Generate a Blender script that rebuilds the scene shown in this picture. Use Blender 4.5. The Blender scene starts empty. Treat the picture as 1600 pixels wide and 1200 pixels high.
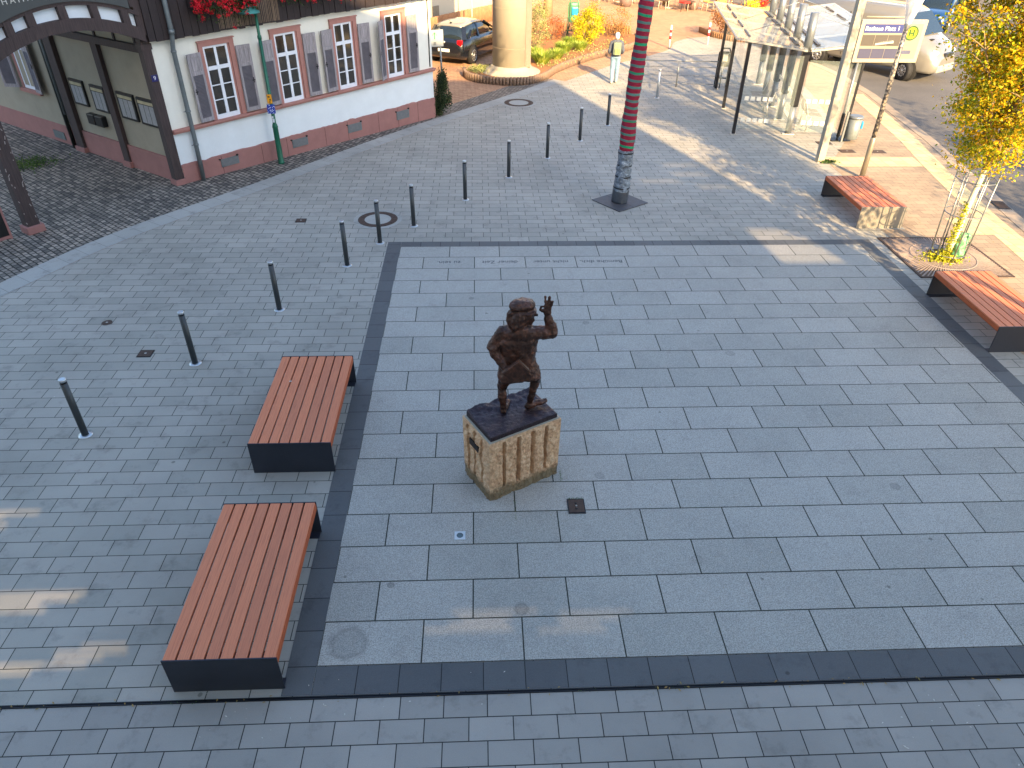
import bpy, bmesh, math, random
from mathutils import Vector, Matrix, noise
random.seed(7)
PI = math.pi
sc = bpy.context.scene
col = sc.collection
# ------------------------------------------------------------------ camera
PITCH, ROLL, YAW = 0.6183316, 0.0155077, 0.0497941
CAM = Vector((1.6314, -13.6233, 6.2443))
cp, sp = math.cos(PITCH), math.sin(PITCH)
fwd = Vector((math.sin(YAW)*cp, math.cos(YAW)*cp, -sp))
rgt = Vector((math.cos(YAW), -math.sin(YAW), 0))
upv = rgt.cross(fwd)
r2 = math.cos(ROLL)*rgt + math.sin(ROLL)*upv
u2 = -math.sin(ROLL)*rgt + math.cos(ROLL)*upv
cd = bpy.data.cameras.new('camera')
cd.sensor_width = 36; cd.lens = 1123.4*36/1600
cd.clip_end = 600; cd.clip_start = 0.05
cam = bpy.data.objects.new('camera', cd); col.objects.link(cam)
M = Matrix((r2, u2, -fwd)).transposed().to_4x4(); M.translation = CAM
cam.matrix_world = M
sc.camera = cam
# ------------------------------------------------------------------ light
SUN_AZ = math.radians(-74.5); SUN_EL = math.radians(25.5)
sund = Vector((math.cos(SUN_AZ)*math.cos(SUN_EL), math.sin(SUN_AZ)*math.cos(SUN_EL), math.sin(SUN_EL)))
w = bpy.data.worlds.new('World'); sc.world = w; w.use_nodes = True
nt = w.node_tree; bg = nt.nodes['Background']
sky = nt.nodes.new('ShaderNodeTexSky'); sky.sky_type = 'NISHITA'; sky.sun_disc = False
sky.sun_elevation = SUN_EL; sky.sun_rotation = math.atan2(sund.x, sund.y)
sky.air_density = 1.0; sky.dust_density = 1.4; sky.ozone_density = 0.8
nt.links.new(sky.outputs[0], bg.inputs[0]); bg.inputs[1].default_value = 0.135
sl = bpy.data.lights.new('sun', 'SUN'); sl.energy = 4.6; sl.angle = math.radians(0.53); sl.color = (1.0, 0.70, 0.36)
so = bpy.data.objects.new('sun', sl); col.objects.link(so)
so.rotation_euler = sund.to_track_quat('Z', 'Y').to_euler(); so.location = sund*60
sc.view_settings.view_transform = 'Standard'; sc.view_settings.look = 'None'
sc.view_settings.exposure = 1.97; sc.view_settings.gamma = 1.0
sc.render.engine = 'CYCLES'
sc.cycles.max_bounces = 8; sc.cycles.transparent_max_bounces = 16
# ------------------------------------------------------------------ materials
def srgb(r, g, b):
    f = lambda c: (c/255/12.92) if c/255 <= 0.04045 else ((c/255+0.055)/1.055)**2.4
    return (f(r), f(g), f(b))
MATS = {}
class NT:
    def __init__(s, name):
        s.m = bpy.data.materials.new(name); s.m.use_nodes = True; s.t = s.m.node_tree
        s.b = s.t.nodes['Principled BSDF']
    def n(s, t, **k):
        o = s.t.nodes.new(t)
        for a, v in k.items():
            if a in o.inputs: o.inputs[a].default_value = v
            else: setattr(o, a, v)
        return o
    def l(s, a, b): s.t.links.new(a, b)
    def coord(s): return s.n('ShaderNodeTexCoord').outputs['Object']
    def noise(s, scale, detail=4, rough=0.6, vec=None, out='Fac'):
        o = s.n('ShaderNodeTexNoise'); o.inputs['Scale'].default_value = scale; o.inputs['Detail'].default_value = detail; o.inputs['Roughness'].default_value = rough
        s.l(vec if vec is not None else s.coord(), o.inputs['Vector']); return o.outputs[out]
    def ramp(s, f, stops):
        o = s.n('ShaderNodeValToRGB'); e = o.color_ramp.elements
        while len(e) < len(stops): e.new(0.5)
        for i, (p, c) in enumerate(stops): e[i].position = p; e[i].color = (*c, 1) if len(c) == 3 else c
        s.l(f, o.inputs[0]); return o.outputs[0]
    def mix(s, f, a, b, mode='MIX'):
        o = s.n('ShaderNodeMix', data_type='RGBA', blend_type=mode)
        if isinstance(f, (int, float)): o.inputs[0].default_value = f
        else: s.l(f, o.inputs[0])
        for v, i in ((a, 6), (b, 7)):
            if isinstance(v, tuple): o.inputs[i].default_value = (*v, 1) if len(v) == 3 else v
            else: s.l(v, o.inputs[i])
        return o.outputs[2]
    def math(s, op, a, b=0.0):
        o = s.n('ShaderNodeMath', operation=op)
        for v, i in ((a, 0), (b, 1)):
            if isinstance(v, (int, float)): o.inputs[i].default_value = v
            else: s.l(v, o.inputs[i])
        return o.outputs[0]
    def bump(s, h, strength=0.3, dist=0.01):
        o = s.n('ShaderNodeBump'); o.inputs['Strength'].default_value = strength; o.inputs['Distance'].default_value = dist
        s.l(h, o.inputs['Height']); s.l(o.outputs[0], s.b.inputs['Normal'])
    def base(s, c):
        if isinstance(c, tuple): s.b.inputs['Base Color'].default_value = (*c, 1)
        else: s.l(c, s.b.inputs['Base Color'])
    def set(s, rough=0.8, metal=0.0, spec=0.5):
        s.b.inputs['Roughness'].default_value = rough; s.b.inputs['Metallic'].default_value = metal; s.b.inputs['Specular IOR Level'].default_value = spec
        return s.m
def mat(name, c, rough=0.7, metal=0.0, var=0.25, scale=6.0, bump=0.0, bscale=40, spec=0.5, coat=0.0):
    """paint/plaster/metal: a base colour with irregular darker and lighter patches"""
    if name in MATS: return MATS[name]
    k = NT(name)
    n1 = k.noise(scale, 6, 0.65)
    d = tuple(x*(1-var) for x in c); li = tuple(min(1, x*(1+var*0.6)) for x in c)
    k.base(k.ramp(n1, [(0.25, d), (0.75, li)]))
    if bump: k.bump(k.noise(bscale, 5, 0.6), bump, 0.01)
    if coat: k.b.inputs['Coat Weight'].default_value = coat; k.b.inputs['Coat Roughness'].default_value = 0.05
    MATS[name] = k.set(rough, metal, spec); return MATS[name]
def brickmat(name, c1, c2, mortar, bw, bh, ms=0.005, off=(0, 0), rot=0.0, speck=0.0, spscale=160, cloud=0.28, spots=(), rough=0.8, wob=0.0, stain=0.35, bump=0.5, spec=0.35, half=0.5, smooth=0.1, rotxz=False, stainscale=0.35):
    if name in MATS: return MATS[name]
    k = NT(name)
    mp = k.n('ShaderNodeMapping'); k.l(k.coord(), mp.inputs[0])
    mp.inputs['Location'].default_value = (off[0], off[1], 0); mp.inputs['Rotation'].default_value = (PI/2 if rotxz else 0, 0, rot)
    v = mp.outputs[0]
    if wob:
        nn = k.n('ShaderNodeTexNoise'); nn.inputs['Scale'].default_value = 4; k.l(v, nn.inputs['Vector'])
        sub = k.n('ShaderNodeVectorMath', operation='SUBTRACT'); k.l(nn.outputs['Color'], sub.inputs[0]); sub.inputs[1].default_value = (.5, .5, .5)
        scl = k.n('ShaderNodeVectorMath', operation='SCALE'); k.l(sub.outputs[0], scl.inputs[0]); scl.inputs['Scale'].default_value = wob
        add = k.n('ShaderNodeVectorMath', operation='ADD'); k.l(v, add.inputs[0]); k.l(scl.outputs[0], add.inputs[1]); v = add.outputs[0]
    b = k.n('ShaderNodeTexBrick'); k.l(v, b.inputs['Vector'])
    b.inputs['Scale'].default_value = 1; b.inputs['Brick Width'].default_value = bw; b.inputs['Row Height'].default_value = bh
    b.inputs['Mortar Size'].default_value = ms; b.inputs['Mortar Smooth'].default_value = smooth; b.inputs['Bias'].default_value = 0
    b.offset = half
    b.inputs['Color1'].default_value = (*c1, 1); b.inputs['Color2'].default_value = (*c2, 1); b.inputs['Mortar'].default_value = (*mortar, 1)
    c = b.outputs['Color']
    st = k.noise(stainscale, 7, 0.62)
    lo = 1-stain
    c = k.mix(1.0, c, k.ramp(st, [(0.3, (lo, lo, lo)), (0.55, (1, 1, 1)), (0.8, (1+stain*0.3,)*3)]), 'MULTIPLY')
    st2 = k.noise(3.1, 5, 0.7)
    c = k.mix(1.0, c, k.ramp(st2, [(0.28, (1-cloud,)*3), (0.45, (1, 1, 1)), (0.9, (1.05, 1.05, 1.04))]), 'MULTIPLY')
    if speck:
        sn = k.noise(spscale, 2, 0.8)
        c = k.mix(1.0, c, k.ramp(sn, [(0.3, (1-speck,)*3), (0.7, (1+speck,)*3)]), 'MULTIPLY')
    # small dark spots (gum, dirt)
    vo = k.n('ShaderNodeTexVoronoi'); vo.inputs['Scale'].default_value = 1.7; k.l(k.coord(), vo.inputs['Vector'])
    vn = k.math('ADD', vo.outputs['Distance'], k.math('MULTIPLY', k.noise(30, 3), 0.03))
    sp_ = k.ramp(vn, [(0.045, (0.55, 0.55, 0.53)), (0.06, (1, 1, 1))])
    c = k.mix(1.0, c, sp_, 'MULTIPLY')
    for (x, y, r, dk) in spots:
        dv = k.n('ShaderNodeVectorMath', operation='DISTANCE'); k.l(k.coord(), dv.inputs[0]); dv.inputs[1].default_value = (x, y, 0)
        dd = k.math('ADD', k.math('DIVIDE', dv.outputs['Value'], r), k.math('MULTIPLY', k.noise(9, 5, .7), .5))
        c = k.mix(1.0, c, k.ramp(dd, [(.0, (1-dk*.55,)*3), (.86*.8, (1-dk*.6,)*3), (.97*.8, (1-dk,)*3), (1.22*.8, (1, 1, 1))]), 'MULTIPLY')
    k.base(c)
    h = k.math('SUBTRACT', k.math('MULTIPLY', k.noise(90, 3), 0.25), b.outputs['Fac'])
    k.bump(h, bump, 0.006)
    MATS[name] = k.set(rough, 0, spec); return MATS[name]
def glassmat(name, c, alpha, rough=0.03):
    if name in MATS: return MATS[name]
    k = NT(name); k.base(c); k.b.inputs['Alpha'].default_value = alpha; k.set(rough, 0, 0.6); MATS[name] = k.m; return k.m
def leafmat(name, stops, rough=0.55, trans=0.3):
    if name in MATS: return MATS[name]
    k = NT(name); g = k.n('ShaderNodeNewGeometry')
    f = k.math('ADD', k.math('MULTIPLY', g.outputs['Random Per Island'], 0.55), k.math('MULTIPLY', k.noise(1.3, 3), 0.62))
    cc = k.ramp(k.math('SUBTRACT', f, 0.08), stops); k.base(cc)
    k.set(rough, 0, 0.3)
    if trans:
        tr = k.n('ShaderNodeBsdfTranslucent'); k.l(cc, tr.inputs[0]); mx = k.n('ShaderNodeMixShader'); mx.inputs[0].default_value = trans
        k.l(k.b.outputs[0], mx.inputs[1]); k.l(tr.outputs[0], mx.inputs[2]); k.l(mx.outputs[0], k.t.nodes['Material Output'].inputs[0])
    MATS[name] = k.m; return k.m
# ------------------------------------------------------------------ mesh helpers
class MB:
    def __init__(s): s.bm = bmesh.new(); s.T = Matrix.Identity(4); s.fn = None
    def _fin(s, vs):
        for v in vs:
            v.co = s.T @ v.co
            if s.fn: v.co = Vector(s.fn(v.co))
        return vs
    def box(s, c, d, rot=None, bev=0.0):
        r = bmesh.ops.create_cube(s.bm, size=1); vs = r['verts']
        for v in vs: v.co = Vector((v.co.x*d[0], v.co.y*d[1], v.co.z*d[2]))
        if bev:
            es = list({e for v in vs for e in v.link_edges})
            rb = bmesh.ops.bevel(s.bm, geom=es, offset=bev, segments=2, affect='EDGES', profile=0.6)
            vs = list({v for f in rb['faces'] for v in f.verts} | {v for v in vs if v.is_valid})
        for v in vs:
            if rot is not None: v.co = rot @ v.co
            v.co = v.co + Vector(c)
        s._fin(vs); return s
    def lohi(s, a, b, bev=0.0): return s.box([(x+y)/2 for x, y in zip(a, b)], [abs(y-x) for x, y in zip(a, b)], None, bev)
    def bar(s, a, b, wd, dp, up=(0, 0, 1), bev=0.0):
        a, b = Vector(a), Vector(b); z = (b-a); L = z.length; z.normalize(); u = Vector(up)
        if abs(z.dot(u)) > 0.98: u = Vector((0, 1, 0))
        x = u.cross(z).normalized(); y = z.cross(x)
        return s.box((a+b)/2, (wd, dp, L), Matrix((x, y, z)).transposed(), bev)
    def tube(s, pts, rad, seg=10, cap=True):
        pts = [Vector(p) for p in pts]; n = len(pts)
        rads = rad if isinstance(rad, (list, tuple)) else [rad]*n
        rings = []; px = None
        for i, p in enumerate(pts):
            t = (pts[min(i+1, n-1)]-pts[max(i-1, 0)]).normalized()
            if px is None: u = Vector((0, 0, 1)) if abs(t.z) < 0.9 else Vector((1, 0, 0)); px = u.cross(t).normalized()
            else: px = (px - t*px.dot(t)).normalized()
            py = t.cross(px)
            rings.append([s.bm.verts.new(p+(px*math.cos(2*PI*k/seg)+py*math.sin(2*PI*k/seg))*rads[i]) for k in range(seg)])
        for i in range(n-1):
            for k in range(seg): s.bm.faces.new((rings[i][k], rings[i][(k+1) % seg], rings[i+1][(k+1) % seg], rings[i+1][k])).smooth = True
        if cap: s.bm.faces.new(rings[0][::-1]); s.bm.faces.new(rings[-1])
        s._fin([v for r in rings for v in r]); return s
    def lathe(s, prof, c=(0, 0, 0), seg=24, closed=False):
        rings = []
        for r, z in prof: rings.append([s.bm.verts.new((c[0]+max(r, 1e-4)*math.cos(2*PI*k/seg), c[1]+max(r, 1e-4)*math.sin(2*PI*k/seg), c[2]+z)) for k in range(seg)])
        for i in range(len(rings)-1):
            for k in range(seg): s.bm.faces.new((rings[i][k], rings[i][(k+1) % seg], rings[i+1][(k+1) % seg], rings[i+1][k])).smooth = True
        s.bm.faces.new(rings[0][::-1]); s.bm.faces.new(rings[-1])
        s._fin([v for r in rings for v in r]); return s
    def prism(s, poly, z0, z1):
        a = [s.bm.verts.new((p[0], p[1], z0)) for p in poly]; b = [s.bm.verts.new((p[0], p[1], z1)) for p in poly]
        n = len(poly); s.bm.faces.new(a[::-1]); s.bm.faces.new(b)
        for i in range(n): s.bm.faces.new((a[i], a[(i+1) % n], b[(i+1) % n], b[i]))
        s._fin(a+b); return s
    def sheet(s, poly, z):
        s._fin([*s.bm.faces.new([s.bm.verts.new((p[0], p[1], z)) for p in poly]).verts]); return s
    def quad(s, *pts):
        s._fin([*s.bm.faces.new([s.bm.verts.new(p) for p in pts]).verts]); return s
    def loft(s, rings, smooth=True, cap=True):
        R = [[s.bm.verts.new(p) for p in r] for r in rings]; m = len(R[0])
        for i in range(len(R)-1):
            for k in range(m): s.bm.faces.new((R[i][k], R[i][(k+1) % m], R[i+1][(k+1) % m], R[i+1][k])).smooth = smooth
        if cap: s.bm.faces.new(R[0][::-1]); s.bm.faces.new(R[-1])
        s._fin([v for r in R for v in r]); return s
    def hull(s, balls, seg=8):
        """convex hull of a set of ellipsoids ((x,y,z),(rx,ry,rz)|r)"""
        if not hasattr(MB, 'ICO'):
            t = bmesh.new(); bmesh.ops.create_icosphere(t, subdivisions=2, radius=1); MB.ICO = [v.co.copy() for v in t.verts]; t.free()
        t = bmesh.new()
        for c, r in balls:
            r = r if isinstance(r, (tuple, list)) else (r, r, r)
            for q in MB.ICO: t.verts.new((c[0]+q.x*r[0], c[1]+q.y*r[1], c[2]+q.z*r[2]))
        bmesh.ops.convex_hull(t, input=t.verts[:])
        mp = {}
        for f in t.faces:
            vs = []
            for v in f.verts:
                k = tuple(v.co)
                if k not in mp: mp[k] = s.bm.verts.new(v.co)
                vs.append(mp[k])
            if len(set(vs)) == len(vs): s.bm.faces.new(vs)
        t.free()
        return s
    def build(s, name, m, parent=None, smooth=None):
        me = bpy.data.meshes.new(name)
        bmesh.ops.recalc_face_normals(s.bm, faces=s.bm.faces[:])
        s.bm.to_mesh(me); s.bm.free()
        return link(name, me, m, parent, smooth)
def each(mb, name, m, parent):
    """one object per separate piece"""
    me = bpy.data.meshes.new('t'); bmesh.ops.recalc_face_normals(mb.bm, faces=mb.bm.faces[:]); bm = mb.bm
    bm.verts.index_update(); seen = set(); out = []
    for v0 in bm.verts:
        if v0.index in seen: continue
        st_ = [v0]; seen.add(v0.index); vs = []
        while st_:
            v = st_.pop(); vs.append(v)
            for e in v.link_edges:
                w_ = e.other_vert(v)
                if w_.index not in seen: seen.add(w_.index); st_.append(w_)
        ix = {v.index: i for i, v in enumerate(vs)}; fs = {f for v in vs for f in v.link_faces}
        q = bpy.data.meshes.new(name); q.from_pydata([tuple(v.co) for v in vs], [], [[ix[v.index] for v in f.verts] for f in fs]); q.update()
        sm = any(f.smooth for f in fs)
        out.append(link(name, q, m, parent, sm if sm else None))
    bm.free(); return out
def link(name, me, m, parent=None, smooth=None):
    me.name = name
    if smooth is not None:
        for p in me.polygons: p.use_smooth = smooth
    for mm in (m if isinstance(m, list) else [m]): me.materials.append(mm)
    o = bpy.data.objects.new(name, me); col.objects.link(o)
    if parent is not None: o.parent = parent
    return o
def tag(o, label=None, cat=None, group=None, kind=None):
    if label: o['label'] = label
    if cat: o['category'] = cat
    if group: o['group'] = group
    if kind: o['kind'] = kind
    return o
def empty(name, label, cat, loc=(0, 0, 0), rz=0.0, group=None):
    o = bpy.data.objects.new(name, None); col.objects.link(o); o.location = loc; o.rotation_euler = (0, 0, rz); o.empty_display_size = 0.2
    return tag(o, label, cat, group)
def dup(root, loc=None, rz=None, label=None):
    r = root.copy(); col.objects.link(r)
    if loc is not None: r.location = loc
    if rz is not None: r.rotation_euler = (0, 0, rz)
    if label: r['label'] = label
    for ch in list(root.children):
        c = ch.copy(); col.objects.link(c); c.parent = r
        for g in ch.children:
            d = g.copy(); col.objects.link(d); d.parent = c
    return r
def struct(name, mb, m): return tag(mb.build(name, m), kind='structure')
def blob(mb, name, m, parent, voxel=0.02, smooth_it=4, rough=0.0, rscale=10, fn=None):
    """fuse all hulls of mb into one continuous skin"""
    me = bpy.data.meshes.new('tmp'); mb.bm.to_mesh(me); mb.bm.free()
    o = bpy.data.objects.new('tmp', me); col.objects.link(o)
    r = o.modifiers.new('r', 'REMESH'); r.mode = 'VOXEL'; r.voxel_size = voxel
    s_ = o.modifiers.new('s', 'SMOOTH'); s_.iterations = smooth_it; s_.factor = 0.5
    dg = bpy.context.evaluated_depsgraph_get(); ev = o.evaluated_get(dg)
    out = bpy.data.meshes.new_from_object(ev); out.name = name
    bpy.data.objects.remove(o)
    if rough:
        nn = [v.normal.copy() for v in out.vertices]
        for v, n in zip(out.vertices, nn):
            v.co += n*(noise.noise(v.co*rscale)*rough + noise.noise(v.co*rscale*2.7)*rough*0.6)
    if fn:
        for v in out.vertices: v.co = Vector(fn(v.co))
    for p in out.polygons: p.use_smooth = True
    out.materials.clear()
    return link(name, out, m, parent)
def leaves(name, pts, size, m, parent=None, up=0.3, jitter=0.4, fold=True, aspect=0.6):
    """a mesh of small folded leaves, one per point (point may carry its own outward direction)"""
    V = []; F = []
    for p in pts:
        d = Vector((random.gauss(0, 1), random.gauss(0, 1), random.gauss(up, 1))).normalized()
        e = Vector((random.gauss(0, 1), random.gauss(0, 1), random.gauss(0, 1))); x = d.cross(e).normalized(); y = d.cross(x)
        s_ = size*random.uniform(1-jitter, 1+jitter); c = Vector(p); i = len(V)
        V += [c-x*s_*.5, c+y*s_*aspect*.5+d*s_*.12, c+x*s_*.5, c-y*s_*aspect*.5+d*s_*.12]
        F += [(i, i+1, i+2), (i, i+2, i+3)]
    me = bpy.data.meshes.new(name); me.from_pydata([tuple(v) for v in V], [], F); me.update()
    return link(name, me, m, parent)
def text(name, body, m, loc, size, rot, parent=None, ext=0.001, ax='CENTER', shear=0.0, space=1.0, xs=1.0):
    cu = bpy.data.curves.new(name, 'FONT'); cu.body = body; cu.size = size; cu.extrude = ext; cu.align_x = ax; cu.align_y = 'CENTER'; cu.space_character = space; cu.shear = shear
    o = bpy.data.objects.new('tmp', cu); col.objects.link(o)
    dg = bpy.context.evaluated_depsgraph_get(); me = bpy.data.meshes.new_from_object(o.evaluated_get(dg)); bpy.data.objects.remove(o)
    for v in me.vertices: v.co.x *= xs
    me.materials.clear(); o = link(name, me, m, parent)
    o.matrix_local = Matrix.Translation(loc) @ rot.to_4x4(); return o
def frame(x, y, z):  # rotation whose local x,y,z axes are the given vectors
    return Matrix((Vector(x).normalized(), Vector(y).normalized(), Vector(z).normalized())).transposed()
# ------------------------------------------------------------------ ground
def offset_line(pts, d):
    out = []
    for i, p in enumerate(pts):
        a = Vector(pts[max(i-1, 0)]); b = Vector(pts[min(i+1, len(pts)-1)]); t = (b-a).normalized(); n = Vector((-t.y, t.x))
        out.append((p[0]+n.x*d, p[1]+n.y*d))
    return out
def smoothline(pts, n=6):
    out = []
    P = [Vector(p) for p in pts]
    for i in range(len(P)-1):
        p0 = P[max(i-1, 0)]; p1 = P[i]; p2 = P[i+1]; p3 = P[min(i+2, len(P)-1)]
        for k in range(n):
            t = k/n; out.append(tuple(0.5*((2*p1)+(-p0+p2)*t+(2*p0-5*p1+4*p2-p3)*t*t+(-p0+3*p1-3*p2+p3)*t**3)))
    out.append(tuple(P[-1])); return out
G_A = srgb(152, 150, 141); G_B = srgb(165, 161, 152)
m_brown = brickmat('red_brown_paving', srgb(170, 130, 102), srgb(190, 150, 118), srgb(112, 88, 72), 0.2, 0.1, 0.006, rot=0.75, stain=0.25, rough=0.85)
m_plaza = brickmat('grey_pavers', G_A, G_B, srgb(48, 50, 46), 0.4, 0.2303, 0.0047, off=(0.366+0.2, -0.011+0.2303*200), speck=0.12, spscale=220, rough=0.7, stain=0.22, half=0.37)
m_plaza2 = brickmat('grey_pavers_lower', srgb(146, 143, 137), srgb(160, 156, 149), srgb(40, 42, 42), 0.4, 0.222, 0.005, off=(0.366+0.4, 9.835+0.222*100), speck=0.12, spscale=220, rough=0.7, stain=0.2, half=0.42)
m_slab = brickmat('light_granite_slabs', srgb(155, 154, 147), srgb(166, 164, 157), srgb(46, 50, 44), 1.0, 0.5, 0.0075, off=(0, 20), speck=0.42, spscale=85, rough=0.75, stain=0.14, cloud=0.12, spots=((.27, -9.25, .30, .3), (3.1, -6.9, .1, .25), (2.0, -8.9, .12, .35), (5.6, -4.1, .12, .25), (3.4, -3.1, .09, .3), (1.45, -2.2, .07, .4), (6.8, -7.2, .1, .25), (.62, -8.55, .06, .5), (4.0, -8.3, .1, .2)))
m_band = brickmat('dark_basalt_border', srgb(84, 86, 88), srgb(96, 98, 99), srgb(34, 36, 38), 0.4, 0.6, 0.005, off=(0.0, 9.85), speck=0.15, rough=0.65, stain=0.2, half=0)
m_bandv = brickmat('dark_basalt_border_side', srgb(84, 86, 88), srgb(96, 98, 99), srgb(34, 36, 38), 0.4, 0.6, 0.005, off=(0.1, 0.3), rot=PI/2, speck=0.15, rough=0.65, stain=0.2, half=0)
m_edge = brickmat('pale_border_slabs', srgb(156, 156, 150), srgb(166, 165, 159), srgb(92, 94, 90), 0.42, 0.9, 0.003, rot=-0.95, speck=0.12, rough=0.75, stain=0.25, half=0)
m_cob = brickmat('grey_cobblestones', srgb(92, 88, 84), srgb(162, 152, 140), srgb(34, 36, 32), 0.135, 0.11, 0.017, rot=0.72, speck=0.25, spscale=60, wob=0.05, rough=0.75, stain=0.4, bump=1.0, smooth=0.6)
m_gut = brickmat('brown_cobble_gutter', srgb(116, 108, 100), srgb(156, 142, 128), srgb(54, 50, 44), 0.14, 0.1, 0.012, rot=0.9, speck=0.2, wob=0.04, rough=0.8, stain=0.3, bump=1.0, smooth=0.5)
m_side = brickmat('sand_pavers', srgb(146, 130, 112), srgb(162, 144, 122), srgb(92, 82, 72), 0.3, 0.2, 0.004, off=(0.1, 40), speck=0.12, spscale=200, rough=0.8, stain=0.25)
m_tact = brickmat('pale_tactile_strip', srgb(196, 178, 134), srgb(206, 188, 146), srgb(130, 116, 92), 0.3, 0.3, 0.005, off=(0.1, 0.1), speck=0.1, rough=0.85, stain=0.12, half=0)
m_kerb = brickmat('kerb_stone', srgb(150, 136, 120), srgb(162, 146, 128), srgb(100, 88, 76), 1.0, 0.9, 0.006, rot=1.75, speck=0.15, rough=0.85, stain=0.25, half=0)
def asphalt():
    k = NT('asphalt'); c = k.ramp(k.noise(160, 3, 0.8), [(0.3, srgb(74, 74, 76)), (0.7, srgb(116, 113, 110))])
    c = k.mix(1.0, c, k.ramp(k.noise(0.5, 6, 0.65), [(0.3, (0.75, 0.75, 0.75)), (0.7, (1.1, 1.08, 1.05))]), 'MULTIPLY')
    k.base(c); k.bump(k.noise(200, 3), 0.5, 0.006); return k.set(0.85, 0, 0.3)
m_asph = asphalt()
struct('ground', MB().sheet([(-160, -60), (160, -60), (160, 220), (-160, 220)], -0.004), m_brown)
inner = [(-12.5, -15.8), (-10.2, -9.6), (-8.5, -5.4), (-6.88, -2.01), (-5.6, 0.5), (-3.4, 3.45), (-1.1, 6.72), (0.67, 9.05), (2.74, 11.57), (4.8, 14.3), (7.11, 17.2), (8.71, 18.8), (9.99, 20.3), (10.7, 22.1), (12.0, 23.2), (13.6, 23.4)]
inner = smoothline(inner, 5)
kerbl = [(15.6, 40), (15.2, 27), (15.4, 19), (15.75, 15.4), (15.65, 12.5), (15.3, 9.85), (14.97, 7.13), (14.6, 5.1), (14.0, 1.97), (13.4, -1.5), (12.9, -5), (12.6, -9.81)]
kerb2 = [(12.6, -9.81), (12.4, -13), (12.3, -15.8)]
top = [p for p in inner if p[1] > -9.8]
struct('plaza_paving', MB().sheet([(-10.27, -9.805)] + top + [(15.2, 23.4), (15.4, 19), (15.75, 15.4), (15.65, 12.5), (15.3, 9.85), (14.97, 7.13), (14.6, 5.1), (14.0, 1.97), (13.4, -1.5), (12.9, -5), (12.6, -9.805)], 0.004), m_plaza)
struct('lower_plaza_paving', MB().sheet([(-12.5, -15.8), (-10.27, -9.84), (12.6, -9.84), (12.3, -15.8)], 0.004), m_plaza2)
edge = offset_line(inner[:inner.index(min(inner, key=lambda p: abs(p[1]-14.3)))+1], 0.5)
ei = inner[:len(edge)]
struct('border_strip', MB().sheet(ei + edge[::-1], 0.008), m_edge)
struct('cobblestones', MB().sheet([(-13.0, -15.8)] + [p for p in edge if p[1] < 9.6] + [(0.3, 9.75), (-6, 9.8), (-14, 16), (-40, 16), (-40, -15.8)], 0.0), m_cob)
g2 = [p for p in edge if p[1] > 9.3]; g3 = offset_line(g2, 0.75)
struct('cobble_gutter', MB().sheet(g2 + g3[::-1], 0.002), m_gut)
# light slab square with dark border
struct('slab_square', MB().sheet([(0, -9.5), (9.53, -9.5), (9.53, 0), (0, 0)], 0.009), m_slab)
struct('dark_border_bottom', MB().sheet([(0.002, -9.8), (9.53, -9.8), (9.53, -9.504), (0.002, -9.504)], 0.0085), m_band)
struct('dark_border_top', MB().sheet([(0.002, 0.004), (9.53, 0.004), (9.53, 0.235), (0.002, 0.235)], 0.0085), m_band)
struct('dark_border_left', MB().sheet([(-0.275, -9.8), (-0.002, -9.8), (-0.002, 0.235), (-0.275, 0.235)], 0.0085), m_bandv)
struct('dark_border_right', MB().sheet([(9.534, -9.8), (9.83, -9.8), (9.83, 0.235), (9.534, 0.235)], 0.0085), m_bandv)
# pavement east of the square and the road
side = [(10.25, -9.8), (10.25, 0.3), (9.95, 0.3), (10.9, 6.0), (11.3, 7.0)]
struct('sidewalk', MB().sheet([(10.35, -9.8), (10.35, 0.75), (10.9, 0.75), (10.95, 5.0), (12.2, 7.0), (13.3, 12), (14.0, 17), (14.2, 22.5), (15.0, 22.5), (15.1, 19), (15.45, 15.4), (15.35, 12.5), (15.0, 9.85), (14.67, 7.13), (14.3, 5.1), (13.7, 1.97), (13.1, -1.5), (12.6, -5), (12.3, -9.8)], 0.008), m_side)
struct('road', MB().sheet(kerbl + kerb2[1:] + [(60, -15.8), (60, 60), (15.6, 60)], -0.001), m_asph)
kb = [p for p in kerbl] + kerb2[1:]
ko = [(p[0]-0.32, p[1]) for p in kb]
mb = MB()
for i in range(len(kb)-1):
    mb.prism([kb[i], kb[i+1], ko[i+1], ko[i]], -0.05, 0.016)
struct('kerb', mb, m_kerb)
# tactile guidance strips
mb = MB()
mb.sheet([(11.0, 4.86), (13.42, 4.86), (13.5, 5.62), (10.95, 5.62)], 0.012)
ta = [(15.2, 12.5), (14.85, 9.85), (14.45, 7.13), (13.95, 4.78), (13.35, 1.36), (13.0, -1.5), (12.5, -5)]
tb = [(14.7, 12.5), (14.3, 9.85), (13.9, 7.13), (13.42, 4.78), (12.8, 1.36), (12.45, -1.5), (12.0, -5)]
for i in range(len(ta)-1): mb.sheet([ta[i], tb[i], tb[i+1], ta[i+1]], 0.0125)
mb.sheet([(12.1, 0.45), (13.15, 0.45), (13.3, 1.34), (12.75, 1.34), (12.1, 1.34)], 0.012)
struct('tactile_paving', mb, m_tact)
# slotted drain channel
m_blk = mat('dark_steel', srgb(38, 40, 44), 0.45, 0.6, 0.3)
mb = MB().lohi((-10.2, -9.838, -0.02), (12.55, -9.826, 0.012)).lohi((-10.2, -9.818, -0.02), (12.55, -9.807, 0.012)).lohi((-10.2, -9.8255, -0.03), (12.55, -9.8185, -0.002))
struct('drain_channel', mb, m_blk)
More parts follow.
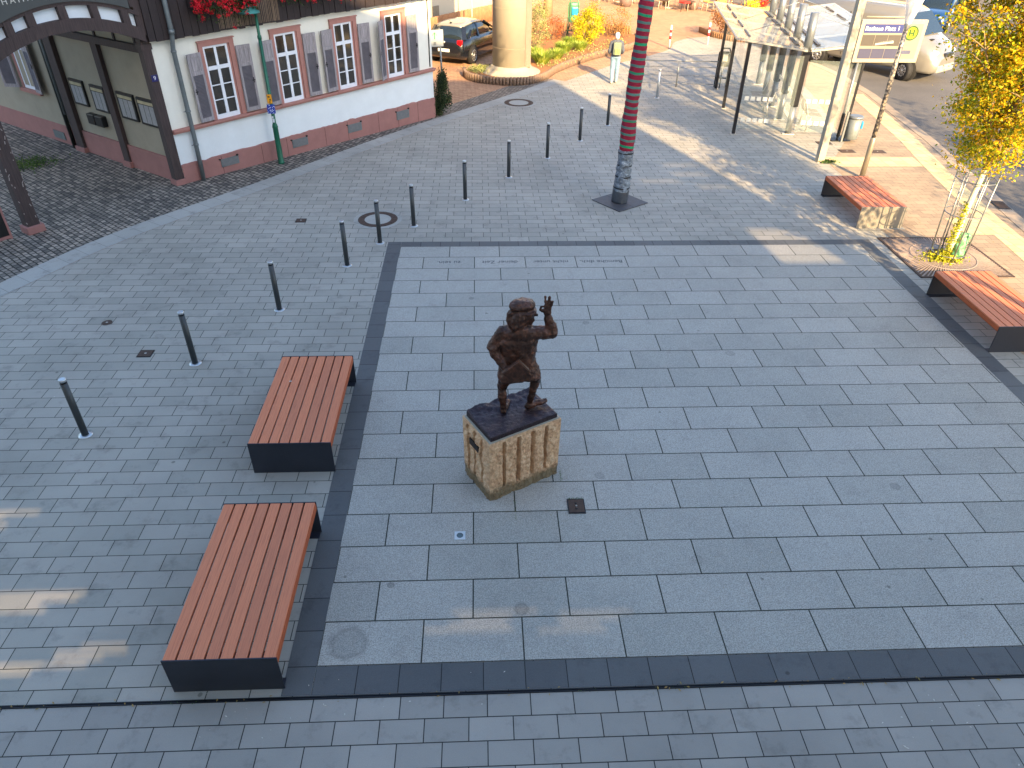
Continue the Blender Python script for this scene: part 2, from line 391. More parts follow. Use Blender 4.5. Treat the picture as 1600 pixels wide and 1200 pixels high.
# inscription cut into the second slab row, read from the far side
m_ins = mat('dark_inscription', srgb(52, 58, 66), 0.8)
ins = empty('inscription', 'dark lettering on the second row of pale slabs, upside down to the viewer', 'inscription', (2.5, -0.73, 0.0095))
for tx, x in (('zu sein.', -1.5), ('deiner Zeit', -0.5), ('nicht unter', 0.5), ('Bemühe dich,', 1.5)):
    text('lettering', tx, m_ins, (x, 0, 0), 0.17, Matrix.Rotation(PI, 3, 'Z'), ins, 0.0004, xs=0.92)
# ------------------------------------------------------------------ covers in the ground
m_rust = mat('rusty_iron', srgb(84, 68, 60), 0.8, 0.3, 0.4, 30, 0.4, 90)
m_ring = brickmat('manhole_ring', srgb(110, 92, 84), srgb(128, 108, 96), srgb(60, 54, 50), 0.1, 0.06, 0.006, rough=0.85)
m_conc = mat('pale_concrete', srgb(158, 158, 152), 0.85, 0, 0.15, 8, 0.3, 80)
def disc(cx, cy, r0, r1, z, n=36):
    mb = MB()
    if r0 <= 0: mb.sheet([(cx+r1*math.cos(2*PI*k/n), cy+r1*math.sin(2*PI*k/n)) for k in range(n)], z)
    else:
        for k in range(n):
            a, b = 2*PI*k/n, 2*PI*(k+1)/n
            mb.sheet([(cx+r0*math.cos(a), cy+r0*math.sin(a)), (cx+r1*math.cos(a), cy+r1*math.sin(a)), (cx+r1*math.cos(b), cy+r1*math.sin(b)), (cx+r0*math.cos(b), cy+r0*math.sin(b))], z)
    return mb
def manhole(x, y, r, label):
    e = empty('manhole_cover', label, 'manhole cover', (x, y, 0), 0, 'round manhole covers')
    disc(0, 0, r*1.08, r*1.32, 0.009).build('paver_ring', m_edge, e)
    disc(0, 0, r*0.72, r*1.08, 0.012).build('cast_iron_ring', m_rust, e)
    disc(0, 0, 0, r*0.72, 0.011).build('cover_disc', m_conc, e)
    m = MB()
    for k in range(24):
        a = 2*PI*k/24; m.box((math.cos(a)*r*0.9, math.sin(a)*r*0.9, 0.012), (r*0.2, 0.03, 0.008), Matrix.Rotation(a, 3, 'Z'))
    each(m, 'rib', m_rust, e)
manhole(-0.62, 1.43, 0.40, 'round manhole cover with pale centre behind the bollard at the slab square corner')
manhole(2.95, 11.25, 0.45, 'round manhole cover in the border strip below the big pale pillar')
def hatch(x, y, sx, sy, label, round_=False, rz=0.0):
    e = empty('ground_hatch', label, 'utility cover', (x, y, 0.004), rz)
    if round_: disc(0, 0, 0, sx/2, 0.007).build('lid', m_rust, e)
    else:
        MB().box((0, 0, 0.004), (sx, sy, 0.008)).build('frame', m_blk, e)
        MB().box((0, 0, 0.0065), (sx*0.88, sy*0.88, 0.008)).build('lid', m_rust, e)
    m = MB().lathe([(0.001, 0.0), (0.02, 0.0), (0.018, 0.004)], (0, 0.0, 0.011), 10); m.build('lid_bolt', m_conc, e)
hatch(-3.66, -3.91, 0.22, 0.2, 'small square iron cover in the grey pavers left of the two nearer benches')
hatch(-4.65, -2.94, 0.17, 0.17, 'small oval iron cover alone in the grey pavers at the far left', True)
hatch(-2.28, 1.38, 0.22, 0.2, 'small square cover in the grey pavers between the house and the bollard row')
for i, (x, y) in enumerate([(11.54, 6.9), (11.9, 6.15), (12.75, 6.1)]):
    hatch(x, y, 0.42, 0.28, ['reddish rectangular cover at the foot of the display board', 'reddish rectangular cover between the white pole and the glass lamp column', 'reddish rectangular cover right of the glass lamp column'][i])
e = empty('kerb_gully', 'iron gully grate in the kerb beside the road, right of the autumn tree', 'gully', (13.85, 2.1, 0.018), -0.18)
MB().box((0, 0, 0.004), (0.3, 0.5, 0.008)).build('frame', m_blk, e)
m = MB()
for k in range(7): m.box((0, -0.2+0.066*k, 0.01), (0.26, 0.03, 0.01))
m.build('bars', m_rust, e)
# big square drain by the statue
e = empty('square_drain', 'rusty square iron drain cover set in the slabs just right of the statue plinth', 'drain cover', (2.74, -7.44, 0.009), 0.0)
MB().box((0, 0, 0.005), (0.21, 0.24, 0.01)).build('frame', m_blk, e)
MB().box((0, 0, 0.009), (0.185, 0.215, 0.01), None, 0.002).build('lid', m_rust, e)
m = MB()
for y in (-0.045, 0.045): m.lathe([(0.018, 0), (0.018, 0.0015)], (0, y, 0.0142), 10)
each(m, 'lifting_hole', m_blk, e)
MB().lathe([(0.012, 0), (0.012, 0.004), (0.004, 0.006)], (0, 0, 0.014), 10).build('bolt', m_conc, e)
e = empty('ground_spotlight', 'square steel ground light with round glass in the slabs in front of the statue', 'ground light', (1.345, -7.87, 0.009))
m_inox = mat('brushed_steel', srgb(190, 196, 200), 0.35, 0.8, 0.12, 10)
MB().box((0, 0, 0.004), (0.125, 0.125, 0.008), None, 0.001).build('frame', mat('pale_steel_plate', srgb(196, 204, 208), 0.5, 0.3, 0.1), e)
MB().lathe([(0.038, 0), (0.038, 0.003), (0.03, 0.005)], (0, 0, 0.008), 20).build('glass', mat('dark_lens', srgb(84, 100, 104), 0.15, 0.2), e)
# litter, leaves and weeds
m_lit = mat('pale_crumbs', srgb(205, 200, 188), 0.8)
def scatter(n, x0, x1, y0, y1, s, name, m, label, cat, zz=0.016):
    V = []; F = []
    for _ in range(n):
        x = random.uniform(x0, x1); y = random.uniform(y0, y1); a = random.uniform(0, PI); q = s*random.uniform(0.4, 1.3); i = len(V)
        c, t = math.cos(a)*q, math.sin(a)*q
        V += [(x-c, y-t, zz), (x+t*.4, y-c*.4, zz+q*.3), (x+c, y+t, zz+.002), (x-t*.4, y+c*.4, zz+q*.2)]; F += [(i, i+1, i+2, i+3)]
    me = bpy.data.meshes.new(name); me.from_pydata(V, [], F); return me
def merged(name, mes, m, label, cat):
    bm = bmesh.new()
    for q in mes: bm.from_mesh(q)
    me = bpy.data.meshes.new(name); bm.to_mesh(me); bm.free()
    o = link(name, me, m); return tag(o, label, cat, kind='stuff')
merged('litter', [scatter(46, -6, 8.5, -12.5, 8, .012, 'x', None, '', ''), scatter(30, 5.2, 6.6, -11.6, -9.9, .014, 'x', None, '', ''), scatter(26, -1.2, 2.2, -10.2, -9.6, .010, 'x', None, '', '')], m_lit, 'pale crumbs and bits of leaf scattered over the grey paving', 'litter')
m_leafb = leafmat('fallen_leaf', [(0.2, srgb(120, 96, 60)), (0.5, srgb(170, 140, 80)), (0.8, srgb(120, 110, 70))], trans=0)
merged('fallen_leaves', [scatter(70, 9.9, 13, -3, 3, .022, 'x', None, '', ''), scatter(60, 2.0, 9, -9.9, -4, .009, 'x', None, '', ''), scatter(50, -2.8, 7, -9.87, -9.79, .018, 'x', None, '', '')], m_leafb, 'dry brown leaf bits along the drain line and around the tree', 'fallen leaves')
m_green = leafmat('weed_green', [(0.2, srgb(50, 74, 36)), (0.6, srgb(86, 112, 56)), (0.9, srgb(120, 138, 70))])
wp = []
for k in range(420): wp.append((random.uniform(-6, 7.5), -9.84+random.gauss(0, .012), 0.012+random.random()*.015))
wp = [p for p in wp if noise.noise(Vector((p[0]*1.3, 3, 0))) > 0.12]
for k in range(60): wp.append((2.0+random.gauss(0, .008), -7.22-random.random()*.42, 0.012+random.random()*.01))
for k in range(60): wp.append((2.6+random.gauss(0, .012), -7.0+random.random()*.2, 0.012+random.random()*.015))
for k in range(120): wp.append((2.64+random.random()*.2, -7.32+random.gauss(0, .01), 0.015+random.random()*.01))
o = leaves('weeds', wp, 0.011, m_green); tag(o, 'tiny green weeds growing in the paving joints', 'weeds', kind='stuff')
wp = [(-9.9+random.gauss(0, .35), 5.1+random.gauss(0, .28), 0.01+random.random()*.05) for k in range(900)] + [(10.95+random.gauss(0, .12), 5.2+random.gauss(0, .07), 0.01+random.random()*.05) for k in range(260)]
o = leaves('grass_tuft', wp, 0.05, m_green); tag(o, 'patch of short grass on the cobbles by the house wall and at the foot of the white pole', 'grass', kind='stuff')
# ------------------------------------------------------------------ town hall the picture is taken from (casts the big shade)
m_stuc = mat('cream_render', srgb(208, 202, 190), 0.9, 0, 0.12, 2)
m_roof = brickmat('roof_tiles', srgb(120, 66, 50), srgb(140, 80, 60), srgb(60, 40, 34), 0.25, 0.2, 0.01)
th = empty('town_hall', 'cream rendered town hall behind the viewer, throwing the plaza into shade, with slots added for sun patches', 'building', (0, -15, 0))
mb = MB()
# front wall as strips between thin slots, added for sun patches imitating window reflections
def gp2(px, py): return (px+0.277*(py+14.85), (py+14.85)/0.9636*math.tan(SUN_EL))
slots = []
for (x, y, L, h) in [(-4.55, -7.55, 1.5, .014), (-3.3, -8.75, 1.3, .012), (-3.4, -9.6, 1.4, .013), (-2.3, -9.4, .7, .008), (1.55, -9.12, .9, .005), (2.6, -9.16, .8, .004)]:
    X, Z = gp2(x, y)
    for q in range(4): slots.append((X+.11*q-.1, Z+.034*q, L*(.75+.25*math.sin(q*2+x)), h))
for k in range(11):
    X, Z = gp2(8.22-.03*k, -0.75+0.15*k); slots.append((X, Z, 1.25-0.02*k, .034))
X, Z = gp2(7.0, 4.3); slots.append((X, Z, 0.9, .03)); slots.append((X+.35, Z-.45, 1.2, .03)); slots.append((X-1.0, Z-.25, 1.0, .025)); slots.append((X+.1, Z+.35, 0.9, .03))
slots.sort(key=lambda q: q[1])
yf, yb = 0.15, -0.15
XL = -32
def xr(z): return 14.26-0.12*z  # right edge slanted so its shadow follows the plaza shade line
zc = 0.0
def strip(z0, z1, xa, xb_fn):
    if z1-z0 < 1e-4: return
    # sides of the added slots slope with the sun
    q, dz = .083, .148
    mb.loft([[(xa+q, yb, z0+dz), (xb_fn(z0)+q, yb, z0+dz), (xb_fn(z1)+q, yb, z1+dz), (xa+q, yb, z1+dz)], [(xa, yf, z0), (xb_fn(z0), yf, z0), (xb_fn(z1), yf, z1), (xa, yf, z1)]], False)
bands = []
zs = sorted({z-h/2 for _, z, _, h in slots} | {z+h/2 for _, z, _, h in slots} | {0.0, 14.5})
for i in range(len(zs)-1):
    z0, z1 = zs[i], zs[i+1]; zm = (z0+z1)/2
    cuts = sorted([(x-L/2, x+L/2) for x, z, L, h in slots if z-h/2 < zm < z+h/2])
    xa = XL
    for a, b in cuts: 
        if a > xa: strip(z0, z1, xa, lambda z, a=a: a)
        xa = max(xa, b)
    strip(z0, z1, xa, xr)
mb.build('wall', m_stuc, th)
MB().loft([[(XL, -0.5, 14.2), (12.5, -0.5, 14.2), (12.5, -0.5, 14.48), (XL, -0.5, 14.48)], [(XL, 0.15, 14.2), (12.5, 0.15, 14.2), (12.5, 0.15, 14.48), (XL, 0.15, 14.48)]], False).build('eaves', m_roof, th)

# ------------------------------------------------------------------ half timbered house at the left
m_white = mat('white_limewash', srgb(222, 221, 210), 0.9, 0, 0.07, 2.2, 0.25, 25)
m_plast = mat('grey_cream_plaster', srgb(152, 144, 126), 0.9, 0, 0.14, 1.8, 0.25, 25)
m_red = mat('red_sandstone', srgb(150, 106, 100), 0.85, 0, 0.14, 3.0, 0.3, 40)
m_redp = mat('red_window_stone', srgb(164, 116, 106), 0.8, 0, 0.14, 7, 0.2, 50)
def woodmat(name, c, rough=0.75):
    k = NT(name); mp = k.n('ShaderNodeMapping'); k.l(k.coord(), mp.inputs[0]); mp.inputs['Scale'].default_value = (14, 14, 0.9)
    g = k.noise(3, 6, 0.7, mp.outputs[0]); k.base(k.ramp(g, [(0.3, tuple(x*.55 for x in c)), (0.5, c), (0.75, tuple(min(1, x*1.6) for x in c))])); k.bump(g, 0.4, 0.01)
    MATS[name] = k.set(rough); return MATS[name]
m_timb = woodmat('dark_brown_timber', srgb(60, 48, 47))
m_board = woodmat('weathered_boards', srgb(38, 29, 30))
m_shut = woodmat('grey_shutter_wood', srgb(142, 136, 138))
m_shutd = mat('dark_louvre', srgb(104, 100, 106), 0.8)
m_wf = mat('white_window_paint', srgb(216, 220, 226), 0.6, 0, 0.05)
m_pane = mat('window_pane', srgb(48, 44, 38), 0.05, 0, 0.7, 3, spec=1.0)
m_zinc = mat('zinc_pipe', srgb(110, 118, 120), 0.5, 0.4, 0.2, 8)
A0 = Vector((-5.52, 3.72)); dF = Vector((5.76, 5.85)).normalized(); nF = Vector((dF.y, -dF.x))   # nF points to the plaza
FL = 8.22; SL = 0.022
def FP(c):   # (s along the facade, out of the wall, height) -> world ; the old house sags a little
    return (A0.x+dF.x*c.x+nF.x*c.y-HB.x, A0.y+dF.y*c.x+nF.y*c.y-HB.y, c.z+SL*max(c.x, 0)*min(1, c.z/0.5) if c.z > 0 else c.z)
HB = Vector((-5.52, 3.72, 0))
dS = Vector((-3.70, 2.75)).normalized(); nS = Vector((-dS.y, dS.x)) * -1
if nS.dot(Vector((-1, -1))) < 0: nS = -nS
def SP(c):
    return (A0.x+dS.x*c.x+nS.x*c.y-HB.x, A0.y+dS.y*c.x+nS.y*c.y-HB.y, c.z)
def F(): m = MB(); m.fn = FP; return m
def S(): m = MB(); m.fn = SP; return m
house = empty('half_timbered_house', 'white house with red stone plinth, grey shutters and dark boarded upper floor', 'house', HB)
F().lohi((0.0, -0.5, 0.0), (FL, 0.0, 3.2)).build('front_wall', m_white, house)
F().lohi((0.0, -0.05, 0.3), (FL, 0.004, 1.175)).build('lower_wall', mat('blue_white_limewash', srgb(214, 220, 222), 0.9, 0, 0.07, 2.2, 0.25, 25), house)
m = F()                                                              # uneven plinth
n = 90; ring = []
zt = lambda s: 0.43+0.03*noise.noise(Vector((s*2.3, 0, 0)))+0.025*noise.noise(Vector((s*7, 4, 0)))
for i in range(n):
    s0, s1 = FL*i/n, FL*(i+1)/n
    m.quad((s0, 0.045, 0), (s1, 0.045, 0), (s1, 0.045, zt(s1)), (s0, 0.045, zt(s0)))
    m.quad((s0, 0.045, zt(s0)), (s1, 0.045, zt(s1)), (s1, -0.01, zt(s1)+.012), (s0, -0.01, zt(s0)+.012))
m.quad((FL, 0.045, 0), (FL, -0.5, 0), (FL, -0.5, 0.6), (FL, 0.045, zt(FL)))
m.build('plinth', m_red, house)
m = F()
for s in (1.02, 2.15, 2.9, 4.12, 4.88, 5.98, 6.72, 7.5): m.lohi((s, 0.0452, 0.0), (s+.012, 0.047, 0.42))
m.build('plinth_joint', mat('joint_dark', srgb(96, 64, 58), 0.9), house)
F().lohi((0.0, -0.1, 1.17), (FL+.02, 0.09, 1.215)).build('sill_band', m_redp, house)
F().lohi((0.0, -0.1, 1.2152), (FL+.03, 0.12, 1.26)).build('sill_cap', m_redp, house)
F().box((FL/2+.1, 0.02, 5.0), (FL+.2, 0.24, 3.55)).build('upper_wall', m_timb, house)
m = F(); x = -0.05; k = 0
while x < FL+.12:
    wd = random.uniform(.13, .2); m.lohi((x, 0.10, 3.17-random.uniform(0, .03)), (x+wd-.012, 0.165+.012*(k % 2), 4.9)); x += wd; k += 1
m.build('upper_boards', m_board, house)
m = F(); x = 1.6
while x < 3.2: m.lohi((x, .178, 3.2), (x+.012, .19, 3.75)); x += random.uniform(.02, .05)
m.build('reed_mat', mat('dry_reed', srgb(128, 110, 92), 0.8, 0, 0.3, 20), house)
# roof and the far sides (out of frame, close the volume)
body = MB(); P = lambda s, o, z: (A0.x+dF.x*s+nF.x*o-HB.x, A0.y+dF.y*s+nF.y*o-HB.y, z)
q = [P(0.02, -.02, 0)[:2], P(FL-.02, -.02, 0)[:2], P(FL-.02, -7, 0)[:2], (A0.x+dS.x*11-HB.x, A0.y+dS.y*11-HB.y), (A0.x+dS.x*.02-HB.x-.02, A0.y+dS.y*.02-HB.y+.03)]
body.prism(q, 0.01, 6.6); body.build('house_core', m_plast, house)
cx = sum(p[0] for p in q)/5; cy = sum(p[1] for p in q)/5
mb = MB(); R1 = [((p[0]-cx)*1.06+cx, (p[1]-cy)*1.06+cy, 6.6) for p in q]; R2 = [((p[0]-cx)*.25+cx, (p[1]-cy)*.25+cy, 9.6) for p in q]
mb.loft([R1, R2], False).build('roof', m_roof, house)
# windows
WX = [(1.08, 1.80, 0.74), (2.95, 3.66, 2.60), (4.72, 5.40, 4.36), (6.42, 7.10, 6.10)]
def window(i, s0, s1):
    z0, z1 = 1.262, 2.88
    fr = F(); t = 0.1
    fr.lohi((s0-.03, 0, z0), (s0+.07, 0.055, z1)).lohi((s1+.02, 0, z0), (s1+.14, 0.055, z1)).lohi((s0-.03, 0, z1), (s1+.14, 0.06, z1+.1))
    fr.lohi((s0-.05, 0.02, z1+.1), (s1+.16, 0.085, z1+.125))
    fr.lohi((s1-.03, 0.001, z0), (s1+.019, 0.025, z1-.001))
    fo = fr.build('window_surround', m_redp, house)
    a, b = s0+.07, s1-.03; c = (a+b)/2
    w_ = F()
    w_.lohi((a, 0.002, z0), (a+.05, 0.03, z1)).lohi((b-.05, 0.002, z0), (b, 0.03, z1)).lohi((a+.05, .002, z0), (b-.05, .034, z0+.1)).lohi((a+.05, .002, z1-.05), (b-.05, .03, z1))
    w_.lohi((a+.05, .002, 2.36), (b-.05, .04, 2.43)).lohi((c-.035, .002, z0+.1), (c+.035, .036, 2.36)).lohi((c-.03, .002, 2.43), (c+.03, .03, z1-.05))
    w_.lohi((a+.05, .03, 2.43), (b-.05, .045, 2.445))
    for z in (1.69, 2.02):
        w_.lohi((a+.05, .004, z-.011), (c-.035, .022, z+.011)).lohi((c+.035, .004, z-.011), (b-.05, .022, z+.011))
    wf = w_.build('window', m_wf, house)
    F().lohi((a+.04, .0015, z0+.05), (b-.04, .009, z1-.03)).build('pane', m_pane, wf)
    F().lohi((s0-.05, .02, z0-.045), (s1+.16, .14, z0+.0)).build('window_sill', m_redp, house)
def shutter(s0, wd, ang, name='shutter', mk=F, z0=1.30, z1=2.79):
    """a panelled leaf hinged at s0, opening away by wd (sign gives side), lifted off the wall by ang"""
    L = abs(wd); sg = 1 if wd > 0 else -1; ca, sa = math.cos(ang), math.sin(ang)
    def mk2():
        m = mk(); f0 = m.fn
        m.fn = lambda c: f0(Vector((s0+sg*(c.x*ca), 0.07+c.x*sa+c.y, c.z))); return m
    m = mk2(); fw = .055
    m.lohi((0, 0, z0), (fw, .035, z1)).lohi((L-fw, 0, z0), (L, .035, z1)).lohi((fw, 0, z0), (L-fw, .035, z0+.09)).lohi((fw, 0, z1-.07), (L-fw, .035, z1)).lohi((fw, 0, 2.33), (L-fw, .035, 2.4))
    m.lohi((fw, .008, 2.4), (L-fw, .022, z1-.07)); m.lohi((fw+.02, .02, 2.43), (L-fw-.02, .03, z1-.1))
    o = m.build(name, m_shut, house)
    m = mk2(); z = z0+.09
    m.lohi((fw, .004, z0+.09), (L-fw, .012, 2.33))
    while z < 2.32: m.box((L/2, .02, z), (L-2*fw, .022, .016), Matrix.Rotation(-.5, 3, 'X')); z += .03
    m.build('louvre', m_shutd, o)
    m = mk2(); m.lohi((L-.09, .036, 1.98), (L-.02, .05, 2.0)).lohi((L-.06, .036, 1.93), (L-.045, .052, 2.05)); m.build('shutter_catch', m_blk, o)
for i, (s0, s1, l0) in enumerate(WX):
    window(i, s0, s1)
    shutter(s0-.03, -(0.36 if i < 3 else .36), .12 if i != 3 else .55)
    shutter(s1+.14, .36, .06)
# cellar vents
for s in (1.23, 3.3, 5.12, 6.9):
    o = F().lohi((s-.24, .046, .16), (s+.24, .062, .34)).build('cellar_vent', m_zinc, house)
    F().lohi((s-.21, .0622, .18), (s+.21, .066, .32)).build('vent_panel', mat('grey_vent_panel', srgb(112, 114, 116), 0.6, .3, .2, 20), o)
    F().lohi((s-.28, .046, .338), (s-.24, .08, .36)).lohi((s+.2, .046, .34), (s+.24, .08, .37)).build('vent_hook', m_blk, o)
# downpipe
Pd = lambda s, o, z: Vector(FP(Vector((s, o, z))))
o = MB().tube([Pd(.42, .13, 0.0), Pd(.44, .12, 1.0), Pd(.44, .12, 2.95), Pd(.44, .24, 3.3), Pd(.44, .26, 5.5)], .052, 12).build('downpipe', m_zinc, house)
m = MB()
for z in (0.85, 1.62, 2.9): m.tube([Pd(.44, .12, z-.02), Pd(.44, .12, z+.02)], .062, 12)
m.tube([Pd(.44, .24, 3.28), Pd(.44, .245, 3.36)], .066, 12)
for z in (0.85, 1.62): m.tube([Pd(.44, .12, z), Pd(.34, .1, z)], .008, 6)
each(m, 'pipe_collar', m_zinc, o)
F().lohi((FL-.12, .0, 1.3), (FL-.1, .03, 3.15)).build('cable', m_blk, house)
# corner post and side wall timbers
m = MB(); cpz = Vector((A0.x-HB.x, A0.y-HB.y, 0))
m.fn = FP; m.lohi((-.2, -.2, 0.13), (-.0, .03, 3.3)); m.lohi((-.22, -.22, 3.0), (.02, .05, 3.12)); m.lohi((-.2, -.2, 3.3), (0.0, .12, 6.4))
m.build('corner_post', m_timb, house)
F().lohi((-.23, -.24, 0.0), (.012, .06, .13)).build('post_stone', m_red, house)
S().lohi((.1, -.3, .55), (4.25, 0.0, 3.1)).build('side_wall', m_plast, house)
S().lohi((.15, -.3, 0), (4.3, 0.05, .56)).build('side_plinth', m_red, house)
S().lohi((.1, -.1, 2.9), (4.4, .12, 3.05)).build('side_beam', m_timb, house)
S().lohi((.1, -.3, 3.1), (4.4, 0.0, 4.4)).build('upper_side_wall', m_plast, house)
for s in (.5, 1.3, 2.1, 2.9, 3.7): S().lohi((s, -.1, 3.05), (s+.07, .03, 4.4)).build('stud', m_timb, house)
S().lohi((2.05, -.1, .14), (2.3, .1, 2.9)).build('timber_post', m_timb, house)
S().lohi((2.0, -.05, 0), (2.36, .14, .14)).build('post_stone', m_red, house)
S().lohi((4.1, -.1, .12), (4.45, .12, 4.4)).build('timber_post', m_timb, house)
S().lohi((4.05, -.05, 0), (4.5, .16, .12)).build('post_stone', m_red, house)
# rear wing with window
S().lohi((4.46, -.3, .5), (12.5, -.05, 4.6)).build('rear_wall', mat('rear_plaster', srgb(186, 184, 174), 0.9, 0, 0.14, 1.8, 0.25, 25), house)
S().lohi((4.46, -.3, 0), (12.5, 0.0, .52)).build('rear_plinth', m_red, house)
o = S().lohi((5.75, -.05, 1.3), (5.85, .02, 2.75)).lohi((6.5, -.05, 1.3), (6.6, .02, 2.75)).lohi((5.75, -.05, 2.75), (6.6, .02, 2.85)).build('window_surround', m_redp, house)
wo = S().lohi((5.85, -.048, 1.3), (5.91, 0, 2.75)).lohi((6.44, -.048, 1.3), (6.5, 0, 2.75)).lohi((5.91, -.048, 1.3), (6.44, 0, 1.38)).lohi((5.91, -.048, 2.3), (6.44, 0, 2.36)).lohi((6.15, -.048, 1.38), (6.2, .0, 2.75)).lohi((5.91, -.048, 1.82), (6.44, -.01, 1.84)).build('window', m_wf, house)
S().lohi((5.87, -.049, 1.33), (6.48, -.03, 2.74)).build('pane', m_pane, wo)
S().lohi((5.65, -.05, 1.2), (6.7, .07, 1.29)).build('window_sill', m_redp, house)
shutter(5.74, -.42, .15, mk=S); shutter(6.61, .42, .5, mk=S)
Ps = lambda s, o, z: Vector(SP(Vector((s, o, z))))
MB().tube([Ps(4.75, .05, 0), Ps(4.75, .05, 4.5)], .05, 10).build('downpipe', mat('dark_green_pipe', srgb(40, 46, 44), .5, .2), house)
MB().tube([Ps(4.6, .08, .9), Ps(4.6, .08, 4.5)], .045, 10).build('downpipe', m_zinc, house)
S().lohi((5.2, .001, .1), (5.75, .02, .3)).build('cellar_vent', m_zinc, house)
# things fixed to the side wall
m_case = mat('black_case', srgb(26, 26, 28), .4, .2)
m_paper = mat('notice_paper', srgb(150, 150, 150), .8, 0, .2, 14)
m_strip = mat('cream_title_strip', srgb(176, 164, 130), .7)
Rs = lambda s, o, z: Vector(SP(Vector((s, o, z))))+HB
def wallthing(name, label, cat, s, z, group=None):
    p = Rs(s, 0.001, z); e = empty(name, label, cat, p, math.atan2(-dS.y, -dS.x), group)
    return e
for i, (s, wd, z, lb) in enumerate([(3.65, .62, 1.58, 'black notice case with one grey sheet, farthest of the four in the gateway'), (2.72, .6, 1.56, 'black notice case with three sheets above the letter boxes, next to the middle post'), (1.55, .68, 1.56, 'black glazed notice case between the middle post and the corner case'), (.72, .7, 1.55, 'black glazed notice case nearest the corner post of the gateway')]):
    e = wallthing('notice_case', lb, 'notice case', s, z, 'notice cases on the gateway wall')
    MB().box((0, -.0, 0), (wd, .1, .62)).build('frame', m_case, e)
    for sg in (1, -1):
        pass
    m = MB().box((0, 0, 0.215), (wd*.86, .108, .07)); m.build('title_strip', m_strip, e)
    for k in range(3): MB().box(((k-1)*wd*.28, 0, -.05), (wd*.25, .104, .42)).build('sheet', m_paper, e)
for i in range(2):
    e = wallthing('letter_box', ['left black letter box under the notice cases', 'right black letter box under the notice cases'][i], 'letter box', 3.3-.36*i-.02, 1.0, 'letter boxes')
    MB().box((0, 0, 0), (.33, .26, .26), None, .02).build('box_body', m_case, e)
    MB().box((0, 0, .1), (.3, .27, .02), None, .003).build('slot_flap', m_blk, e)
# house number
e = empty('house_number_plate', 'small blue enamel plate with white number 9 on the dark corner post', 'number plate', Vector(FP(Vector((-.09, .035, 2.42))))+HB, math.atan2(dF.y, dF.x))
MB().box((0, 0, 0), (.14, .01, .14), None, .003).build('plate', mat('blue_enamel', srgb(24, 28, 92), .3), e)
MB().box((0, .0045, 0), (.13, .003, .13)).build('plate_rim', mat('white_enamel', srgb(210, 212, 220), .3), e)
text('number', '9', mat('white_enamel', (1, 1, 1)), (0, -.0062, 0), .12, frame((1, 0, 0), (0, 0, 1), (0, -1, 0)), e, .0008)
# geranium boxes
def flower_box(s0, s1, z, label):
    c = Vector(FP(Vector(((s0+s1)/2, .3, z))))+HB; e = empty('geranium_box', label, 'flower box', c, math.atan2(dF.y, dF.x), 'geranium boxes on the dark boards'); L = s1-s0
    MB().box((0, 0.0, 0.05), (L, .2, .18), None, .01).build('trough', m_board, e)
    gp = []; rp = []
    for k in range(int(900*L)):
        x = random.uniform(-L/2, L/2); dz = random.gauss(.08, .13)-abs(random.gauss(0, .07)); y = random.gauss(-.12, .08)
        gp.append((x, y, dz))
    leaves('foliage', gp, .05, leafmat('geranium_leaf', [(.2, srgb(28, 44, 24)), (.6, srgb(52, 76, 38)), (.9, srgb(88, 110, 50))]), e)
    for k in range(int(85*L)):
        cx, cy, cz = random.uniform(-L/2, L/2), random.gauss(-.2, .06), random.gauss(.05, .14)
        for j in range(22): rp.append((cx+random.gauss(0, .025), cy+random.gauss(0, .025), cz+random.gauss(0, .022)))
    leaves('blossoms', rp, .032, leafmat('red_petals', [(.2, srgb(150, 14, 26)), (.55, srgb(214, 24, 44)), (.9, srgb(236, 70, 86))], trans=.2), e, aspect=.9)
flower_box(.95, 2.5, 3.74, 'left geranium box full of red blossom above the leftmost window')
flower_box(3.1, 5.3, 3.80, 'right geranium box with red blossom right of the green lamp head')
# ------------------------------------------------------------------ timber gateway arch
G0 = Vector((-7.70, 0.88)); dG = (A0-G0).normalized(); nG = Vector((dG.y, -dG.x)); GL = (A0-G0).length
gate = empty('timber_gateway', 'dark timber gateway arch with white infill panels beside the house', 'gateway', (G0.x, G0.y, 0), math.atan2(dG.y, dG.x))
def arc_pts(fn, n=28): return [(GL*i/n, fn(GL*i/n)) for i in range(n+1)]
par = lambda s, zc_, h, c=2.15: zc_-h*((s-c)/1.95)**2
lo_b = lambda s: par(s, 3.57, .62, 1.9); lo_t = lambda s: par(s, 3.79, .55, 1.9)
up_b = lambda s: par(s, 4.02, .58, 1.95); up_t = lambda s: par(s, 4.09, .56, 1.95)
def rib(f0, f1, y0, y1, name, m_, par_, n=28, s0=0, s1=None):
    s1 = GL-.12 if s1 is None else s1; mb = MB(); R = []
    for i in range(n+1):
        s = s0+(s1-s0)*i/n; R.append([(s, y0, f0(s)), (s, y1, f0(s)), (s, y1, f1(s)), (s, y0, f1(s))])
    return mb.loft(R, False).build(name, m_, par_)
rib(lo_b, lo_t, -.14, .1, 'lower_arch_beam', m_timb, gate, s0=.05)
rib(up_b, up_t, -.12, .1, 'upper_arch_beam', m_timb, gate, s0=.05)
rib(lo_t, up_b, -.02, .06, 'white_infill', mat('bright_infill', srgb(214, 224, 232), .8, 0, .04), gate, s0=.05)
m_sign = mat('dark_signboard', srgb(62, 66, 66), .6, 0, .1)
sb = rib(up_t, lambda s: 4.85, -.15, .08, 'sign_board', m_sign, gate, s0=.05, s1=3.26)
text('sign_lettering', 'H A M M', mat('cream_lettering', srgb(196, 196, 186), .7), (1.14, -.156, 4.21), .15, frame((1, 0, .05), (-.05, 0, 1), (0, -1, 0)), sb, .001)
